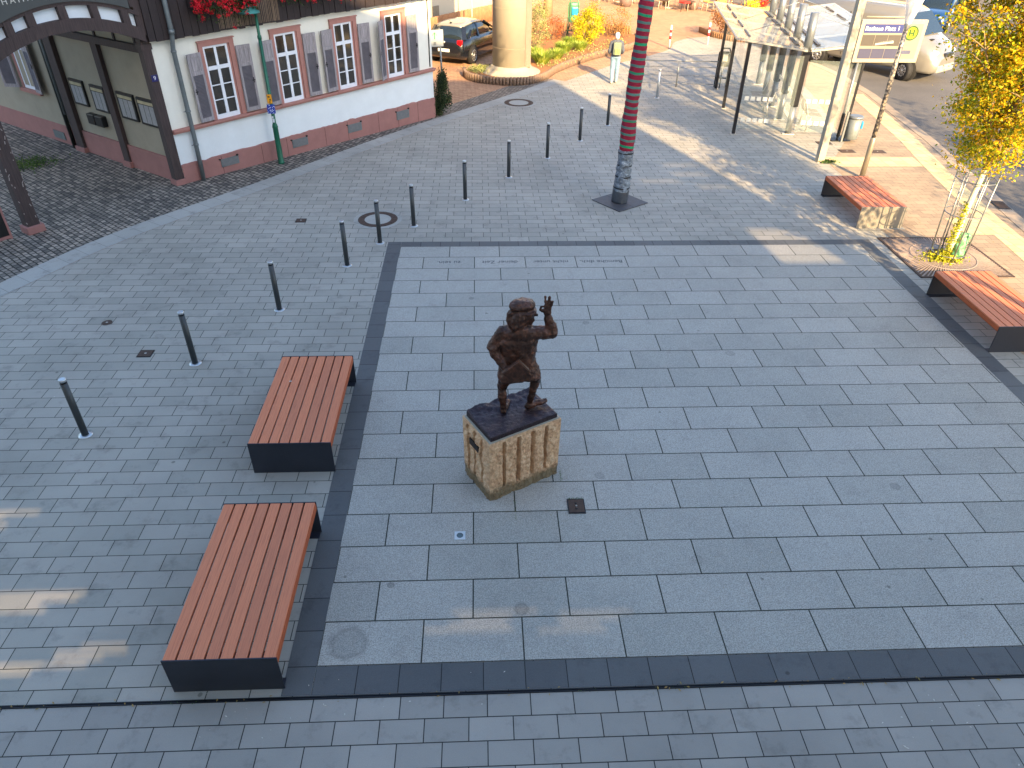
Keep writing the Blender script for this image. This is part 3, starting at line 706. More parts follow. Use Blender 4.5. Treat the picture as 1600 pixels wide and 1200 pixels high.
MB().lohi((-.2, .12, 4.45), (GL+.1, 4.4, 4.6)).build('passage_ceiling', m_timb, gate)
for s in (.42, .86, 1.29, 1.92, 2.55, 3.16): 
    m = MB(); x = .075
    m.loft([[(s-x, -.13, lo_t(s)-.03), (s+x, -.13, lo_t(s)-.03), (s+x, .05, lo_t(s)-.03), (s-x, .05, lo_t(s)-.03)], [(s-x-.02, -.13, up_b(s)+.03), (s+x-.02, -.13, up_b(s)+.03), (s+x-.02, .05, up_b(s)+.03), (s-x-.02, .05, up_b(s)+.03)]], False).build('spoke', m_timb, gate)
m = MB().lohi((-.13, -.11, .16), (.12, .11, 4.9)); m.build('gate_post', m_timb, gate)
m = MB(); 
for k in range(26): m.box((random.choice((-.1, .1))+random.gauss(0, .02), -.111, .2+random.random()*1.9), (.014, .004, random.uniform(.02, .07)), Matrix.Rotation(random.gauss(0, .4), 3, 'Y'))
each(m, 'flaked_paint', mat('pale_bare_wood', srgb(150, 140, 136), .9), gate)
MB().box((0, 0, .08), (.36, .32, .16), None, .02).build('post_stone', m_red, gate)
MB().lohi((3.3, -.1, 3.86), (3.38, .08, 4.9)).build('end_stud', m_timb, gate)
rib(lambda s: 3.9, lambda s: 4.9, -.02, .06, 'corner_infill', MATS['bright_infill'], gate, s0=3.38, s1=GL-.1, n=2)
# little board standing by the gate, cut by the picture's left edge
e = empty('pavement_board', 'reddish framed board at the far left edge, behind the free gate post', 'a-board', (-8.18, .28, 0), .9)
MB().lohi((-.3, -.02, .08), (.3, .02, .75)).build('board', m_case, e)
MB().lohi((-.34, -.03, 0), (-.3, .03, .8)).lohi((.3, -.03, 0), (.34, .03, .8)).lohi((-.3, -.03, .02), (.3, .03, .08)).lohi((-.3, -.03, .75), (.3, .03, .8)).build('frame', m_red, e)
# yard wall and step behind the arch
tag(MB().lohi((-13.5, 5.6, 0), (-12.2, 6.3, .14)).build('stone_step', m_conc), 'pale stone step in the yard behind the gate post', 'step')
# ------------------------------------------------------------------ green street lamp
m_lgreen = mat('green_lamp_paint', srgb(24, 92, 70), .4, .2, .25, 9)
m_lturq = mat('turquoise_lamp_paint', srgb(62, 128, 122), .4, .2, .15, 9)
lamp = empty('street_lamp', 'green street lamp with round hat-shaped head in front of the white house', 'street lamp', (-3.53, 5.19, 0))
MB().lathe([(.085, 0), (.085, .04), (.072, .06), (.066, .9), (.075, .92), (.062, .98), (.045, 1.02), (.04, 2.95)], (0, 0, 0), 16).build('pole', m_lgreen, lamp)
MB().lathe([(.042, 2.95), (.05, 2.97), (.05, 3.02), (.036, 3.05), (.034, 3.55)], (0, 0, 0), 14).build('pole_top', m_lgreen, lamp)
MB().lathe([(.05, 3.5), (.27, 3.52), (.26, 3.55), (.12, 3.63), (.09, 3.85), (.05, 3.9)], (-.16, -.02, 0), 24).build('lamp_head', m_lturq, lamp)
MB().tube([(-.16, -.02, 3.8), (-.1, 0, 3.95), (0, 0, 3.9), (0, 0, 3.5)], .028, 8).build('lamp_arm', m_lturq, lamp)
o = MB().box((0, -.075, 1.62), (.12, .004, .21), None, .001).build('yellow_sticker', mat('yellow_sticker', srgb(226, 158, 30), .6), lamp)
MB().box((-.01, -.0785, 1.67), (.05, .002, .03)).box((.015, -.0785, 1.6), (.04, .002, .03)).box((.0, -.0785, 1.55), (.03, .002, .03)).build('sticker_mark', m_blk, o)
def bluecheck():
    k = NT('blue_sticker'); v = k.n('ShaderNodeTexVoronoi'); v.inputs['Scale'].default_value = 34; k.l(k.coord(), v.inputs['Vector'])
    k.base(k.ramp(v.outputs['Distance'], [(.28, srgb(220, 226, 236)), (.36, srgb(24, 56, 150))])); return k.set(.6)
MB().box((0.0, -.076, 1.38), (.2, .004, .22), None, .001).build('blue_sticker', bluecheck(), lamp)
MB().box((0.01, -.07, 1.1), (.05, .004, .09)).box((.0, -.07, 1.18), (.035, .004, .05)).build('white_sticker', mat('white_enamel', (1, 1, 1)), lamp)
# ------------------------------------------------------------------ bollards
m_bol = mat('dark_bollard_paint', srgb(66, 70, 72), .4, .5, .15, 12)
BL = [(-3.72, -5.91), (-2.80, -4.20), (-1.88, -2.54), (-.96, -.83), (-.44, .20), (.19, 1.07), (1.28, 2.59), (2.35, 4.10), (3.44, 5.59), (4.50, 7.12), (5.53, 8.66)]
def lab(i):
    return ['bollard nearest the camera, standing alone left of the two benches', 'bollard behind the left bollard, beside the small square ground cover', 'bollard left behind the farther of the two left benches', 'bollard close left of the top left corner of the slab square', 'bollard standing before the round manhole cover at the slab corner', 'bollard just right of the round manhole cover', 'bollard next beyond the manhole, first of the five leading to the wrapped tree',
            'bollard in the middle of the plaza, second of the five beyond the manhole', 'bollard third beyond the manhole, left of the wrapped tree foot', 'bollard fourth beyond the manhole, left of the farthest dark one', 'farthest dark bollard, at the edge of the sunlight beside the striped trunk'][i]
b0 = None
for i, (x, y) in enumerate(BL):
    if b0 is None:
        b0 = empty('bollard', lab(0), 'bollard', (x, y, 0), 0, 'dark steel bollards in a row')
        MB().lathe([(.045, 0.01), (.045, .86)], (0, 0, 0), 16).build('shaft', m_bol, b0)
        MB().lathe([(.039, .86), (.039, .885)], (0, 0, 0), 16).build('groove', m_blk, b0)
        MB().lathe([(.047, .885), (.047, .915), (.035, .925)], (0, 0, 0), 16).build('cap', m_inox, b0)
        MB().lathe([(.092, 0.004), (.092, .010), (.056, .02)], (0, 0, 0), 20).build('collar', m_inox, b0)
    else: dup(b0, (x, y, 0), i*.7, lab(i))
b = dup(b0, (7.73, 11.96, 0), 0, 'sunlit pale steel bollard right of the striped trunk before the railing')
for c in b.children:
    if c.name.startswith('shaft'): c.data = c.data.copy(); c.data.materials.clear(); c.data.materials.append(m_inox)
del b['group']
# red and white posts
m_rw_w = mat('post_white', srgb(214, 210, 204), .6); m_rw_r = mat('post_red', srgb(196, 30, 34), .5)
rp = [(10.06, 20.62, 'red and white striped post left, at the curved end of the brown paving'), (11.98, 21.4, 'red and white striped post right, beside the low hedge near the shelter')]
p0 = empty('warning_post', rp[0][2], 'post', (rp[0][0], rp[0][1], 0), 0, 'red and white posts')
MB().lathe([(.045, 0), (.045, .88), (.03, .92)], (0, 0, 0), 12).build('post', m_rw_w, p0)
MB().lathe([(.048, .36), (.048, .5)], (0, 0, 0), 12).build('red_band', m_rw_r, p0)
MB().lathe([(.048, .62), (.048, .74)], (0, 0, 0), 12).build('red_band', m_rw_r, p0)
dup(p0, (rp[1][0], rp[1][1], 0), 0, rp[1][2])
# railing
m_gal = mat('galvanised_steel', srgb(140, 144, 146), .4, .7, .15, 14)
rl = empty('railing', 'low grey steel railing behind the striped trunk, leading to the bus shelter', 'railing', (7.4, 13.62, 0), math.atan2(-.22, 2.5))
m = MB()
for x in (1.35, 2.9): m.tube([(x, 0, 0), (x, 0, .88)], .022, 10)
m.tube([(-.1, 0, 0), (-.1, 0, .88)], .022, 10).build('post', m_gal, rl)
m = MB().tube([(-.1, 0, .88), (2.9, 0, .88)], .02, 8).build('top_rail', m_gal, rl)
m = MB()
for z in (.68, .4, .12): m.tube([(-.1, 0, z), (2.9, 0, z)], .011, 6)
m.build('lower_rail', m_gal, rl)
# ------------------------------------------------------------------ benches
def slatmat():
    k = NT('bench_wood'); mp = k.n('ShaderNodeMapping'); k.l(k.coord(), mp.inputs[0]); mp.inputs['Scale'].default_value = (40, 1.2, 10)
    g = k.noise(2.5, 6, .7, mp.outputs[0]); oi = k.n('ShaderNodeNewGeometry')
    c = k.ramp(g, [(.25, srgb(172, 100, 70)), (.5, srgb(202, 122, 86)), (.8, srgb(216, 136, 96))])
    c2 = k.ramp(oi.outputs['Random Per Island'], [(0, (.84, .84, .86)), (1, (1.1, 1.08, 1.04))]); k.base(k.mix(1.0, c, c2, 'MULTIPLY'))
    k.bump(g, .3, .004); return k.set(.62)
m_slat = slatmat(); m_edgew = mat('orange_board_edge', srgb(170, 84, 42), .6, 0, .25, 12)
m_anth = mat('anthracite_steel', srgb(52, 56, 66), .38, .35, .18, 3, .1, 60)
def bench(x, y, label, L=1.97, W=1.02, light=False):
    e = empty('bench', label, 'bench', (x, y, 0), 0, 'slatted benches')
    m = MB(); n = 8; g = .019; sw = (W-.02-g*(n-1))/n
    for i in range(n):
        xx = -W/2+.01+sw/2+i*(sw+g); m.box((xx, 0, .462), (sw, L-.026, .036), None, .003)
    m.build('seat', m_slat, e)
    m = MB()
    for s in (-1, 1): m.box((s*(W/2-.016), 0, .425), (.03, L-.03, .072), None, .002)
    m.build('side_board', m_edgew, e)
    for s in (-1, 1):
        m = MB(); m.box((0, s*(L/2-.006), .24), (W, .012, .484), None, .002); m.box((0, s*(L/2-.06), .435), (W-.1, .1, .01)); m.box((0, s*(L/2-.06), .008), (W-.02, .1, .008)); m.build('end_panel', mat('sunlit_grey_steel', srgb(128, 124, 116), .5, .2, .15, 4) if light and s < 0 else m_anth, e)  # sunlit bench: near panel painted lighter to show sun on the same steel
    return e
B1 = bench(-.76, -8.735, 'nearest slatted bench, lower left of the picture')
bench(-.765, -5.745, 'second slatted bench, behind the nearest one at the left of the slab square')
bench(10.33, 1.82, 'sunlit slatted bench with its near end coloured light as if sunlit, between the glass lamp column and the autumn tree', light=True)
bench(10.33, -3.17, 'half sunlit slatted bench cut by the right edge, in front of the autumn tree')
o = MB().box((0, 0, 0), (.03, .02, .006)).build('bird_dropping', m_lit); o.location = (-1.02, -5.4, .484); tag(o, 'white speck on the second bench', 'speck')
# ------------------------------------------------------------------ statue
PL = Vector((1.975, -6.80, 0)); pa = math.atan2(.48, .86)
m_sand = None
def sandstone():
    k = NT('rough_sandstone'); n1 = k.noise(9, 8, .7); n2 = k.noise(38, 6, .7)
    c = k.ramp(n1, [(.3, srgb(170, 130, 98)), (.5, srgb(214, 176, 138)), (.72, srgb(232, 206, 172))])
    c = k.mix(1.0, c, k.ramp(n2, [(.3, (.7, .66, .6)), (.6, (1.05, 1.05, 1.05))]), 'MULTIPLY')
    sx = k.n('ShaderNodeSeparateXYZ'); k.l(k.coord(), sx.inputs[0])
    h = k.math('ADD', sx.outputs[2], k.math('MULTIPLY', k.noise(5, 6, .75), -.22))
    c = k.mix(k.ramp(h, [(.0, (.8, .8, .8)), (.09, (0, 0, 0))]), c, srgb(88, 82, 60))
    k.base(c); k.bump(n2, .8, .02); return k.set(.92)
m_sand = sandstone()
pl = empty('statue_plinth', 'rough sandstone block with vertical grooves under the bronze statue', 'plinth', PL, pa)
LX, LY, HT = 1.0, .65, .895
def block():
    bm = bmesh.new(); per = []
    def groove(t, cs, wd): return min([1.0]+[abs(t-c)/wd for c in cs])
    N1, N2 = 98, 60
    for (ax, n, L) in (((1, 0), N1, LX), ((0, 1), N2, LY), ((-1, 0), N1, LX), ((0, -1), N2, LY)):
        for i in range(n): per.append((ax, i/n, L))
    rows = 64; R = []
    for j in range(rows+1):
        z = HT*j/rows; ring = []
        for (ax, t, L) in per:
            if ax == (1, 0): p = (-LX/2+t*LX, -LY/2); nn = (0, -1)
            elif ax == (0, 1): p = (LX/2, -LY/2+t*LY); nn = (1, 0)
            elif ax == (-1, 0): p = (LX/2-t*LX, LY/2); nn = (0, 1)
            else: p = (-LX/2, LY/2-t*LY); nn = (-1, 0)
            cs = [.2, .4, .6, .79] if L == LX else [.22, .46, .72]
            wd = .024 if L == LX else .036
            edge = min(t, 1-t)*L
            zz = min(1, max(0, (HT-.03-z)/.03))*min(1, max(0, (z-.13-.05*t)/.03))
            d = 0.0
            g = groove(t, cs, wd)
            ridge = min(1, edge/.05)*min(1, max(0, (HT-.015-z)/.06))
            q = Vector((p[0]*9, p[1]*9, z*9))
            rough = noise.noise(q)*.02+noise.noise(q*2.6)*.016+noise.noise(q*6)*.008
            d = ridge*(.008+rough) - (.07*zz*(1-g**6) if g < 1 else 0)*min(1, edge/.03)
            if z < .13+.05*t and z > .02: d += -.008
            d -= .012*(1-z/HT)*0
            s_ = .985+.015*z/HT
            ring.append(bm.verts.new((p[0]*s_+nn[0]*d, p[1]*s_+nn[1]*d, z)))
        R.append(ring)
    n = len(per)
    for j in range(rows):
        for i in range(n): bm.faces.new((R[j][i], R[j][(i+1) % n], R[j+1][(i+1) % n], R[j+1][i]))
    bm.faces.new(R[-1])
    me = bpy.data.meshes.new('block'); bm.to_mesh(me); bm.free(); return me
link('stone_block', block(), m_sand, pl)
MB().box((-LX/2-.012, .02, .66), (.016, .21, .09), Matrix.Rotation(.0, 3, 'X'), .002).build('plaque', mat('dark_bronze_plaque', srgb(52, 44, 38), .5, .6), pl)
MB().box((0, 0, HT+.003), (LX-.03, LY-.03, .012), None, .004).build('mortar_bed', mat('grey_mortar', srgb(160, 156, 142), .9, 0, .15, 20), pl)
def bronze():
    k = NT('bronze'); n1 = k.noise(7, 8, .7); n2 = k.noise(30, 6, .7)
    c = k.ramp(n1, [(.28, srgb(34, 26, 26)), (.5, srgb(80, 56, 46)), (.66, srgb(112, 74, 58)), (.85, srgb(140, 108, 92))])
    c = k.mix(1.0, c, k.ramp(n2, [(.3, (.6, .6, .62)), (.7, (1.15, 1.12, 1.1))]), 'MULTIPLY')
    k.base(c); k.bump(n2, .55, .012); k.b.inputs['Metallic'].default_value = .55; k.b.inputs['Roughness'].default_value = .34; return k.m
m_brz = bronze()
def bronze2():
    k = NT('dark_bronze_plate'); n2 = k.noise(24, 6, .7)
    k.base(k.ramp(n2, [(.3, srgb(34, 28, 34)), (.6, srgb(66, 54, 60)), (.85, srgb(108, 90, 88))])); k.bump(n2, .7, .02); k.b.inputs['Metallic'].default_value = .6; k.b.inputs['Roughness'].default_value = .36; return k.m
st = empty('bronze_statue', 'brown bronze figure in coat and cap seen from behind, making an OK sign', 'statue', (PL.x, PL.y, .905), 0)
# cast base plate, rising at its far corner
bm = bmesh.new(); NX, NY = 70, 42; ca, sa = math.cos(pa), math.sin(pa); bx, by = .92, .58
g = [[None]*(NY+1) for _ in range(NX+1)]
for i in range(NX+1):
    for j in range(NY+1):
        x = (i/NX-.5)*bx; y = (j/NY-.5)*by
        q = Vector((x*8, y*8, 1)); e = min(i/NX, 1-i/NX, (j/NY))*10
        h = .062+noise.noise(q)*.010+noise.noise(q*3)*.007*(.4+j/NY)+(max(0, (j/NY-.55))**1.5)*.10*(1+noise.noise(q*1.5))
        g[i][j] = bm.verts.new((x*ca-y*sa, x*sa+y*ca, h if min(1, e) > .02 else .058))
for i in range(NX):
    for j in range(NY): bm.faces.new((g[i][j], g[i+1][j], g[i+1][j+1], g[i][j+1])).smooth = True
rim = [g[i][0] for i in range(NX+1)]+[g[NX][j] for j in range(1, NY+1)]+[g[i][NY] for i in range(NX-1, -1, -1)]+[g[0][j] for j in range(NY-1, 0, -1)]
low = [bm.verts.new((v.co.x, v.co.y, 0)) for v in rim]
for i in range(len(rim)): bm.faces.new((rim[i], low[i], low[(i+1) % len(rim)], rim[(i+1) % len(rim)]))
me = bpy.data.meshes.new('base_plate'); bm.to_mesh(me); bm.free(); link('base_plate', me, bronze2(), st)
c0 = Vector((2.0213, -6.7578))-Vector((PL.x, PL.y)); rr = Vector((.9984, -.0567)); vv = Vector((.0567, .9984))
def SW(s, d, z): return (c0.x+rr.x*s+vv.x*d, c0.y+rr.y*s+vv.y*d, z+.062)
def HB_(mb, *balls): mb.hull([(SW(*b[0]), b[1]) for b in balls])
fig = MB()
HB_(fig, ((-.09, -.03, .525), (.135, .16, .045)), ((.16, 0, .54), (.13, .16, .045)), ((-.06, -.02, .74), (.13, .12, .05)), ((.11, 0, .74), (.11, .12, .05)))
HB_(fig, ((-.08, -.03, .72), (.12, .12, .05)), ((.11, 0, .74), (.10, .12, .05)), ((-.10, -.02, 1.00), (.13, .13, .09)), ((.12, .02, 1.02), (.12, .12, .08)))
HB_(fig, ((-.13, -.02, 1.10), (.085, .10, .075)), ((.03, 0, 1.15), (.12, .12, .07)), ((.20, .03, 1.07), (.085, .10, .07)), ((-.05, -.02, 1.0), .11), ((.12, .02, 1.0), .11))
HB_(fig, ((-.03, .0, 1.14), .09), ((.05, .01, 1.24), .075))                                        # neck, stooped
HB_(fig, ((.07, .04, 1.33), (.115, .12, .12)), ((.10, .05, 1.27), (.085, .1, .08)))                # head turned right
HB_(fig, ((.18, .05, 1.31), .025), ((.215, .06, 1.285), .02))                                      # nose
HB_(fig, ((.16, .04, 1.235), .035), ((.13, .04, 1.22), .05))                                       # chin
HB_(fig, ((.06, .03, 1.435), (.135, .12, .055)), ((-.02, -.02, 1.44), (.075, .09, .05)), ((.12, .05, 1.42), (.08, .1, .045)))   # floppy cap
HB_(fig, ((.02, .0, 1.475), (.07, .07, .03)), ((-.03, 0, 1.465), (.04, .05, .03)))
HB_(fig, ((.12, .03, 1.365), (.1, .12, .02)), ((.04, .02, 1.37), (.12, .12, .02)))                 # cap band
HB_(fig, ((-.06, -.03, 1.35), .055), ((-.07, -.045, 1.28), .055)); HB_(fig, ((-.08, -.05, 1.25), .04), ((-.03, -.08, 1.2), .045)); HB_(fig, ((-.02, -.09, 1.31), .04), ((-.02, -.1, 1.24), .045))       # hair locks
HB_(fig, ((.01, -.07, 1.34), .05), ((.0, -.08, 1.23), .045)); HB_(fig, ((.05, -.07, 1.33), .04), ((.04, -.07, 1.2), .035))
HB_(fig, ((-.16, -.02, 1.10), .08), ((-.27, -.05, .93), .07)); HB_(fig, ((-.27, -.05, .93), .07), ((-.24, -.10, .86), .06)); HB_(fig, ((-.25, -.09, .87), .055), ((-.14, -.17, .73), .04))   # left arm
HB_(fig, ((-.245, -.06, .97), (.066, .07, .02)), ((-.262, -.075, .93), (.066, .07, .02)))
HB_(fig, ((-.14, -.17, .73), .038), ((-.10, -.20, .71), .036)); 
for k in range(4): HB_(fig, ((-.11+.012*k, -.19, .715-.022*k), .013), ((-.055+.01*k, -.215, .70-.024*k), .011))
HB_(fig, ((.20, .02, 1.08), .09), ((.395, .02, 1.085), .066)); HB_(fig, ((.395, .02, 1.085), .068), ((.375, .03, 1.17), .062)); HB_(fig, ((.378, .03, 1.15), .064), ((.34, .04, 1.27), .05))      # right arm
HB_(fig, ((.345, .04, 1.255), (.055, .055, .015)), ((.34, .04, 1.275), (.05, .05, .015)))
HB_(fig, ((.335, .04, 1.28), .03), ((.325, .04, 1.34), .034), ((.35, .04, 1.37), .03), ((.30, .04, 1.36), .026))  # palm
for pts in ([(.312, 1.385), (.303, 1.45), (.298, 1.525)], [(.335, 1.39), (.34, 1.455), (.345, 1.52)], [(.358, 1.38), (.37, 1.43), (.383, 1.47)]):
    for a, b in zip(pts[:-1], pts[1:]): HB_(fig, ((a[0], .04, a[1]), .0165), ((b[0], .045, b[1]), .0145))
ring = [(.315, 1.345), (.275, 1.35), (.25, 1.375), (.255, 1.405), (.285, 1.412), (.31, 1.395)]
for a, b in zip(ring[:-1], ring[1:]): HB_(fig, ((a[0], .035, a[1]), .0145), ((b[0], .035, b[1]), .013))
HB_(fig, ((-.12, -.02, .50), .085), ((-.165, .02, .33), .056)); HB_(fig, ((-.165, .02, .33), .054), ((-.16, -.025, .22), .056)); HB_(fig, ((-.16, -.025, .22), .055), ((-.145, -.03, .06), .036))   # left leg
HB_(fig, ((-.145, -.045, .02), (.04, .045, .035)), ((-.13, .04, .02), (.045, .06, .03)), ((-.105, .15, .015), (.04, .05, .022)))
HB_(fig, ((.17, .0, .52), .08), ((.235, .06, .45), .058)); HB_(fig, ((.235, .06, .45), .056), ((.21, .05, .33), .056)); HB_(fig, ((.21, .05, .33), .056), ((.165, .05, .10), .036))   # right leg
HB_(fig, ((.15, .04, .045), (.045, .045, .045)), ((.26, .085, .05), (.05, .045, .035)), ((.345, .12, .06), (.045, .04, .03)))
figo = blob(fig, 'figure', m_brz, st, .0105, 2, .011, 18)
bk = MB(); cb = SW(-.01, -.265, .755)
R45 = Matrix.Rotation(math.radians(-42), 3, Vector((0, 1, 0)))
bk.box(cb, (.25, .05, .18), R45, .008); bk.box((cb[0], cb[1]-.003, cb[2]), (.235, .062, .165), R45, .006)
bk.build('book', m_brz, st)
# ------------------------------------------------------------------ striped tree
tr = empty('wrapped_tree', 'leaning tree trunk wrapped in dark red and green striped knitting', 'tree', (4.87, 2.40, 0))
m_bark = mat('grey_bark', srgb(110, 104, 98), .9, 0, .35, 12, .8, 30)
def knit():
    k = NT('striped_knitting'); sx = k.n('ShaderNodeSeparateXYZ'); k.l(k.coord(), sx.inputs[0])
    z = k.math('ADD', sx.outputs[2], k.math('MULTIPLY', k.noise(2.2, 2), .07)); z = k.math('ADD', z, k.math('MULTIPLY', sx.outputs[0], .10))
    f = k.math('FRACT', k.math('MULTIPLY', z, 7.2))
    g = k.math('FRACT', k.math('MULTIPLY', z, 1.9))
    c = k.mix(k.ramp(f, [(.0, (0, 0, 0)), (.60, (0, 0, 0)), (.64, (1, 1, 1)), (.97, (1, 1, 1)), (1.0, (0, 0, 0))]), srgb(158, 28, 58), k.ramp(g, [(.0, srgb(84, 140, 122)), (.45, srgb(104, 134, 126)), (.5, srgb(30, 158, 108)), (.62, srgb(30, 158, 108)), (.66, srgb(96, 138, 128))]))
    n = k.noise(120, 3, .8); c = k.mix(1.0, c, k.ramp(n, [(.3, (.7, .7, .7)), (.7, (1.2, 1.2, 1.2))]), 'MULTIPLY'); k.base(c)
    wv = k.n('ShaderNodeTexWave', wave_type='BANDS', bands_direction='Z'); wv.inputs['Scale'].default_value = 22; wv.inputs['Distortion'].default_value = 2.5; k.l(k.coord(), wv.inputs['Vector'])
    k.bump(k.math('ADD', wv.outputs['Fac'], k.math('MULTIPLY', n, .6)), .8, .012); return k.set(.95)
ax = lambda z: Vector((.012*math.sin(z*2.1)+.022*z+.01*z*z*.25, .012*math.sin(z*1.6+1), z))
def trunkmesh(z0, z1, rf, n, name, m, par, seg=28, lump=.01, ls=5):
    pts = [ax(z0+(z1-z0)*i/n) for i in range(n+1)]
    mb = MB(); mb.tube(pts, [rf(p.z) for p in pts], seg)
    for v in mb.bm.verts:
        c = ax(v.co.z); d = Vector((v.co.x-c.x, v.co.y-c.y, 0))
        if d.length > .01: v.co += d.normalized()*(noise.noise(v.co*ls)*lump+noise.noise(v.co*ls*3)*lump*.5)
    return mb.build(name, m, par)
rt = lambda z: .162-.006*z+.01*math.sin(z*5)+(0.02 if z < .3 else 0)
trunkmesh(-.02, 6.2, lambda z: rt(z)-.02, 20, 'trunk', m_bark, tr)
trunkmesh(1.22, 5.9, lambda z: rt(z)+.004+.004*math.sin(z*40), 190, 'knitted_cover', knit(), tr, lump=.014)
def foil():
    k = NT('grey_plastic_wrap'); n = k.noise(16, 6, .75); k.base(k.ramp(n, [(.3, srgb(66, 76, 86)), (.55, srgb(124, 136, 148)), (.75, srgb(200, 210, 218))])); k.bump(n, 1.0, .04); return k.set(.35, .1)
m_foil = foil()
trunkmesh(.30, 1.235, lambda z: rt(z)+.012+.012*abs(math.sin(z*9)), 60, 'plastic_wrap', m_foil, tr, lump=.03, ls=9)
trunkmesh(.02, .33, lambda z: rt(z)+.002, 8, 'wrap_skirt', mat('dark_grey_wrap', srgb(66, 72, 80), .5, 0, .3, 14, .4, 20), tr, lump=.006)
for z in (.36, .62, .88, 1.16): trunkmesh(z, z+.025, lambda q: rt(q)+.024, 3, 'tape_band', mat('black_tape', srgb(30, 32, 38), .4), tr, lump=.01)
m = MB(); bp = []
for k in range(7):
    a = k*2.4; z0 = 5.6+.05*k; p = ax(5.9); pts = [p]; d = Vector((math.cos(a), math.sin(a), 1.1)).normalized()
    for j in range(3): p = p+d*.35+Vector((random.gauss(0, .08), random.gauss(0, .08), .05)); pts.append(p.copy())
    m.tube(pts, [.06-.015*j for j in range(len(pts))], 6)
    for q in pts[2:]:
        for _ in range(14): bp.append((q.x+random.gauss(0, .3), q.y+random.gauss(0, .3), q.z+random.gauss(.1, .25)))
m.build('limb', m_bark, tr)
m_aut = leafmat('autumn_leaves', [(.16, srgb(92, 122, 24)), (.38, srgb(138, 156, 26)), (.54, srgb(206, 188, 28)), (.72, srgb(222, 174, 22)), (.9, srgb(190, 104, 26))], rough=.5, trans=.35)
leaves('crown', bp, .09, m_aut, tr)
pp = empty('tree_base_plate', 'dark square steel plate around the foot of the wrapped tree', 'ground plate', (4.885, 2.42, 0.004), .32)
m = MB(); 
for sx in (-1, 1): m.box((sx*.232, 0, .012), (.456, .92, .016), Matrix.Rotation(0, 3, 'Z'), .002)
m.build('plate_half', mat('dark_plate', srgb(84, 84, 88), .6, .4, .2, 8), pp); pp.rotation_euler = (0, 0, .62)
# ------------------------------------------------------------------ bus shelter
m_gp = mat('grey_shelter_steel', srgb(122, 128, 132), .4, .5, .12, 10); m_dk = mat('black_shelter_steel', srgb(34, 36, 42), .4, .4, .2, 10)
m_gl = glassmat('shelter_glass', (.42, .5, .47), .10); m_glr = glassmat('roof_glass', (.5, .52, .5), .30, .12)
m_wsq = mat('white_film', srgb(226, 222, 206), .7); m_alu = mat('light_aluminium', srgb(176, 176, 170), .4, .6, .1)
U = Vector((.176, .984)); N = Vector((.984, -.176)); O = Vector((10.8, 7.8))
sh = empty('bus_shelter', 'glass bus shelter with wing roof carried by five tall grey masts', 'bus shelter', (O.x, O.y, 0), math.atan2(N.y, N.x))
# local: x = towards the road, y = away from the viewer
sq = empty
for i in range(5):
    y = 1.57*i
    o = MB().tube([(0, y, .0), (0, y, .78)], .09, 12).tube([(0, y, .78), (0, y, 2.3)], .06, 12).tube([(0, y, 2.3), (0, y, 3.25)], .115, 14).build('mast', m_gp, sh)
    MB().box((0, y, 1.55), (.2, .2, 1.5), None, .02).build('mast_sleeve', m_dk, o)
    MB().box((0, y, 2.34), (.36, .12, .05), None, .004).build('mast_head', m_alu, o)
    MB().box((0, y, .012), (.34, .2, .024), None, .004).build('foot_plate', m_alu, o)
for y in (-.3, 2.6, 5.25):
    o = MB().box((-1.62, y, 1.25), (.09, .11, 2.5)).build('front_post', m_dk, sh)
    MB().box((-1.62, y, .012), (.16, .2, .024), None, .004).build('foot_plate', m_alu, o)
def wing(sx, x1, z0, z1, name):
    y0, y1 = -.35, 6.6
    m = MB().loft([[(sx*.05, y0, z0), (sx*x1, y0, z1), (sx*x1, y1, z1), (sx*.05, y1, z0)], [(sx*.05, y0, z0+.014), (sx*x1, y0, z1+.014), (sx*x1, y1, z1+.014), (sx*.05, y1, z0+.014)]], False)
    o = m.build(name, m_glr, sh)
    m = MB(); n = 5
    for k in range(n):
        y = y0+(y1-y0)*k/(n-1); m.bar((sx*.05, y, z0-.035), (sx*x1, y, z1-.035), .05, .05)
    m.bar((sx*x1, y0, z1-.035), (sx*x1, y1, z1-.035), .04, .05); each(m, 'roof_rib', m_alu, o)
    m = MB()
    for k in range(4):
        y = y0+.4+1.62*k
        for fx, w_ in ((.12, .09), (.8, .05)): m.box((sx*(.05+(x1-.05)*fx), y+.5, z0+(z1-z0)*fx+.03), (w_, 1.1, .03))
        m.box((sx*.32, y-.12, z0+.03), (.2, .09, .05))
    each(m, 'roof_clamp', m_dk, o)
wing(-1, 2.0, 2.38, 2.62, 'roof_wing'); wing(1, 2.1, 2.38, 2.68, 'roof_wing')
m = MB()
for k in range(3): m.tube([(0, .2+2.1*k, 3.2), (1.7, 1.0+2.0*k, 2.66)], .008, 5).tube([(0, .2+2.1*k, 3.2), (-1.4, 1.0+2.0*k, 2.6)], .008, 5)
each(m, 'stay_rod', m_gal, sh)
def pane(name, lo, hi):
    o = MB().lohi(lo, hi).build(name, m_gl, sh); return o
o = pane('end_pane', (-1.56, -.29, .16), (-.08, -.278, 2.2))
m = MB()
for z in (.42, 1.02):
    for k in range(5):
        m.box((-1.42+.17*k, -.286, z), (.12, .016, .11))
each(m, 'white_square', m_wsq, o)
o = pane('front_pane', (-1.63, -.2, .16), (-1.618, 1.3, 2.2))
o = pane('end_pane', (-1.56, 5.25, .16), (-.08, 5.262, 2.2))
for k in range(4):
    o = pane('back_pane', (-.006, 1.57*k+.08, .16), (.006, 1.57*k+1.49, 2.25))
    if k < 2:
        m = MB()
        for z in (.42, 1.02):
            for q in range(5): m.box((0, 1.57*k+.35+.2*q, z), (.016, .12, .11))
        each(m, 'white_square', m_wsq, o)
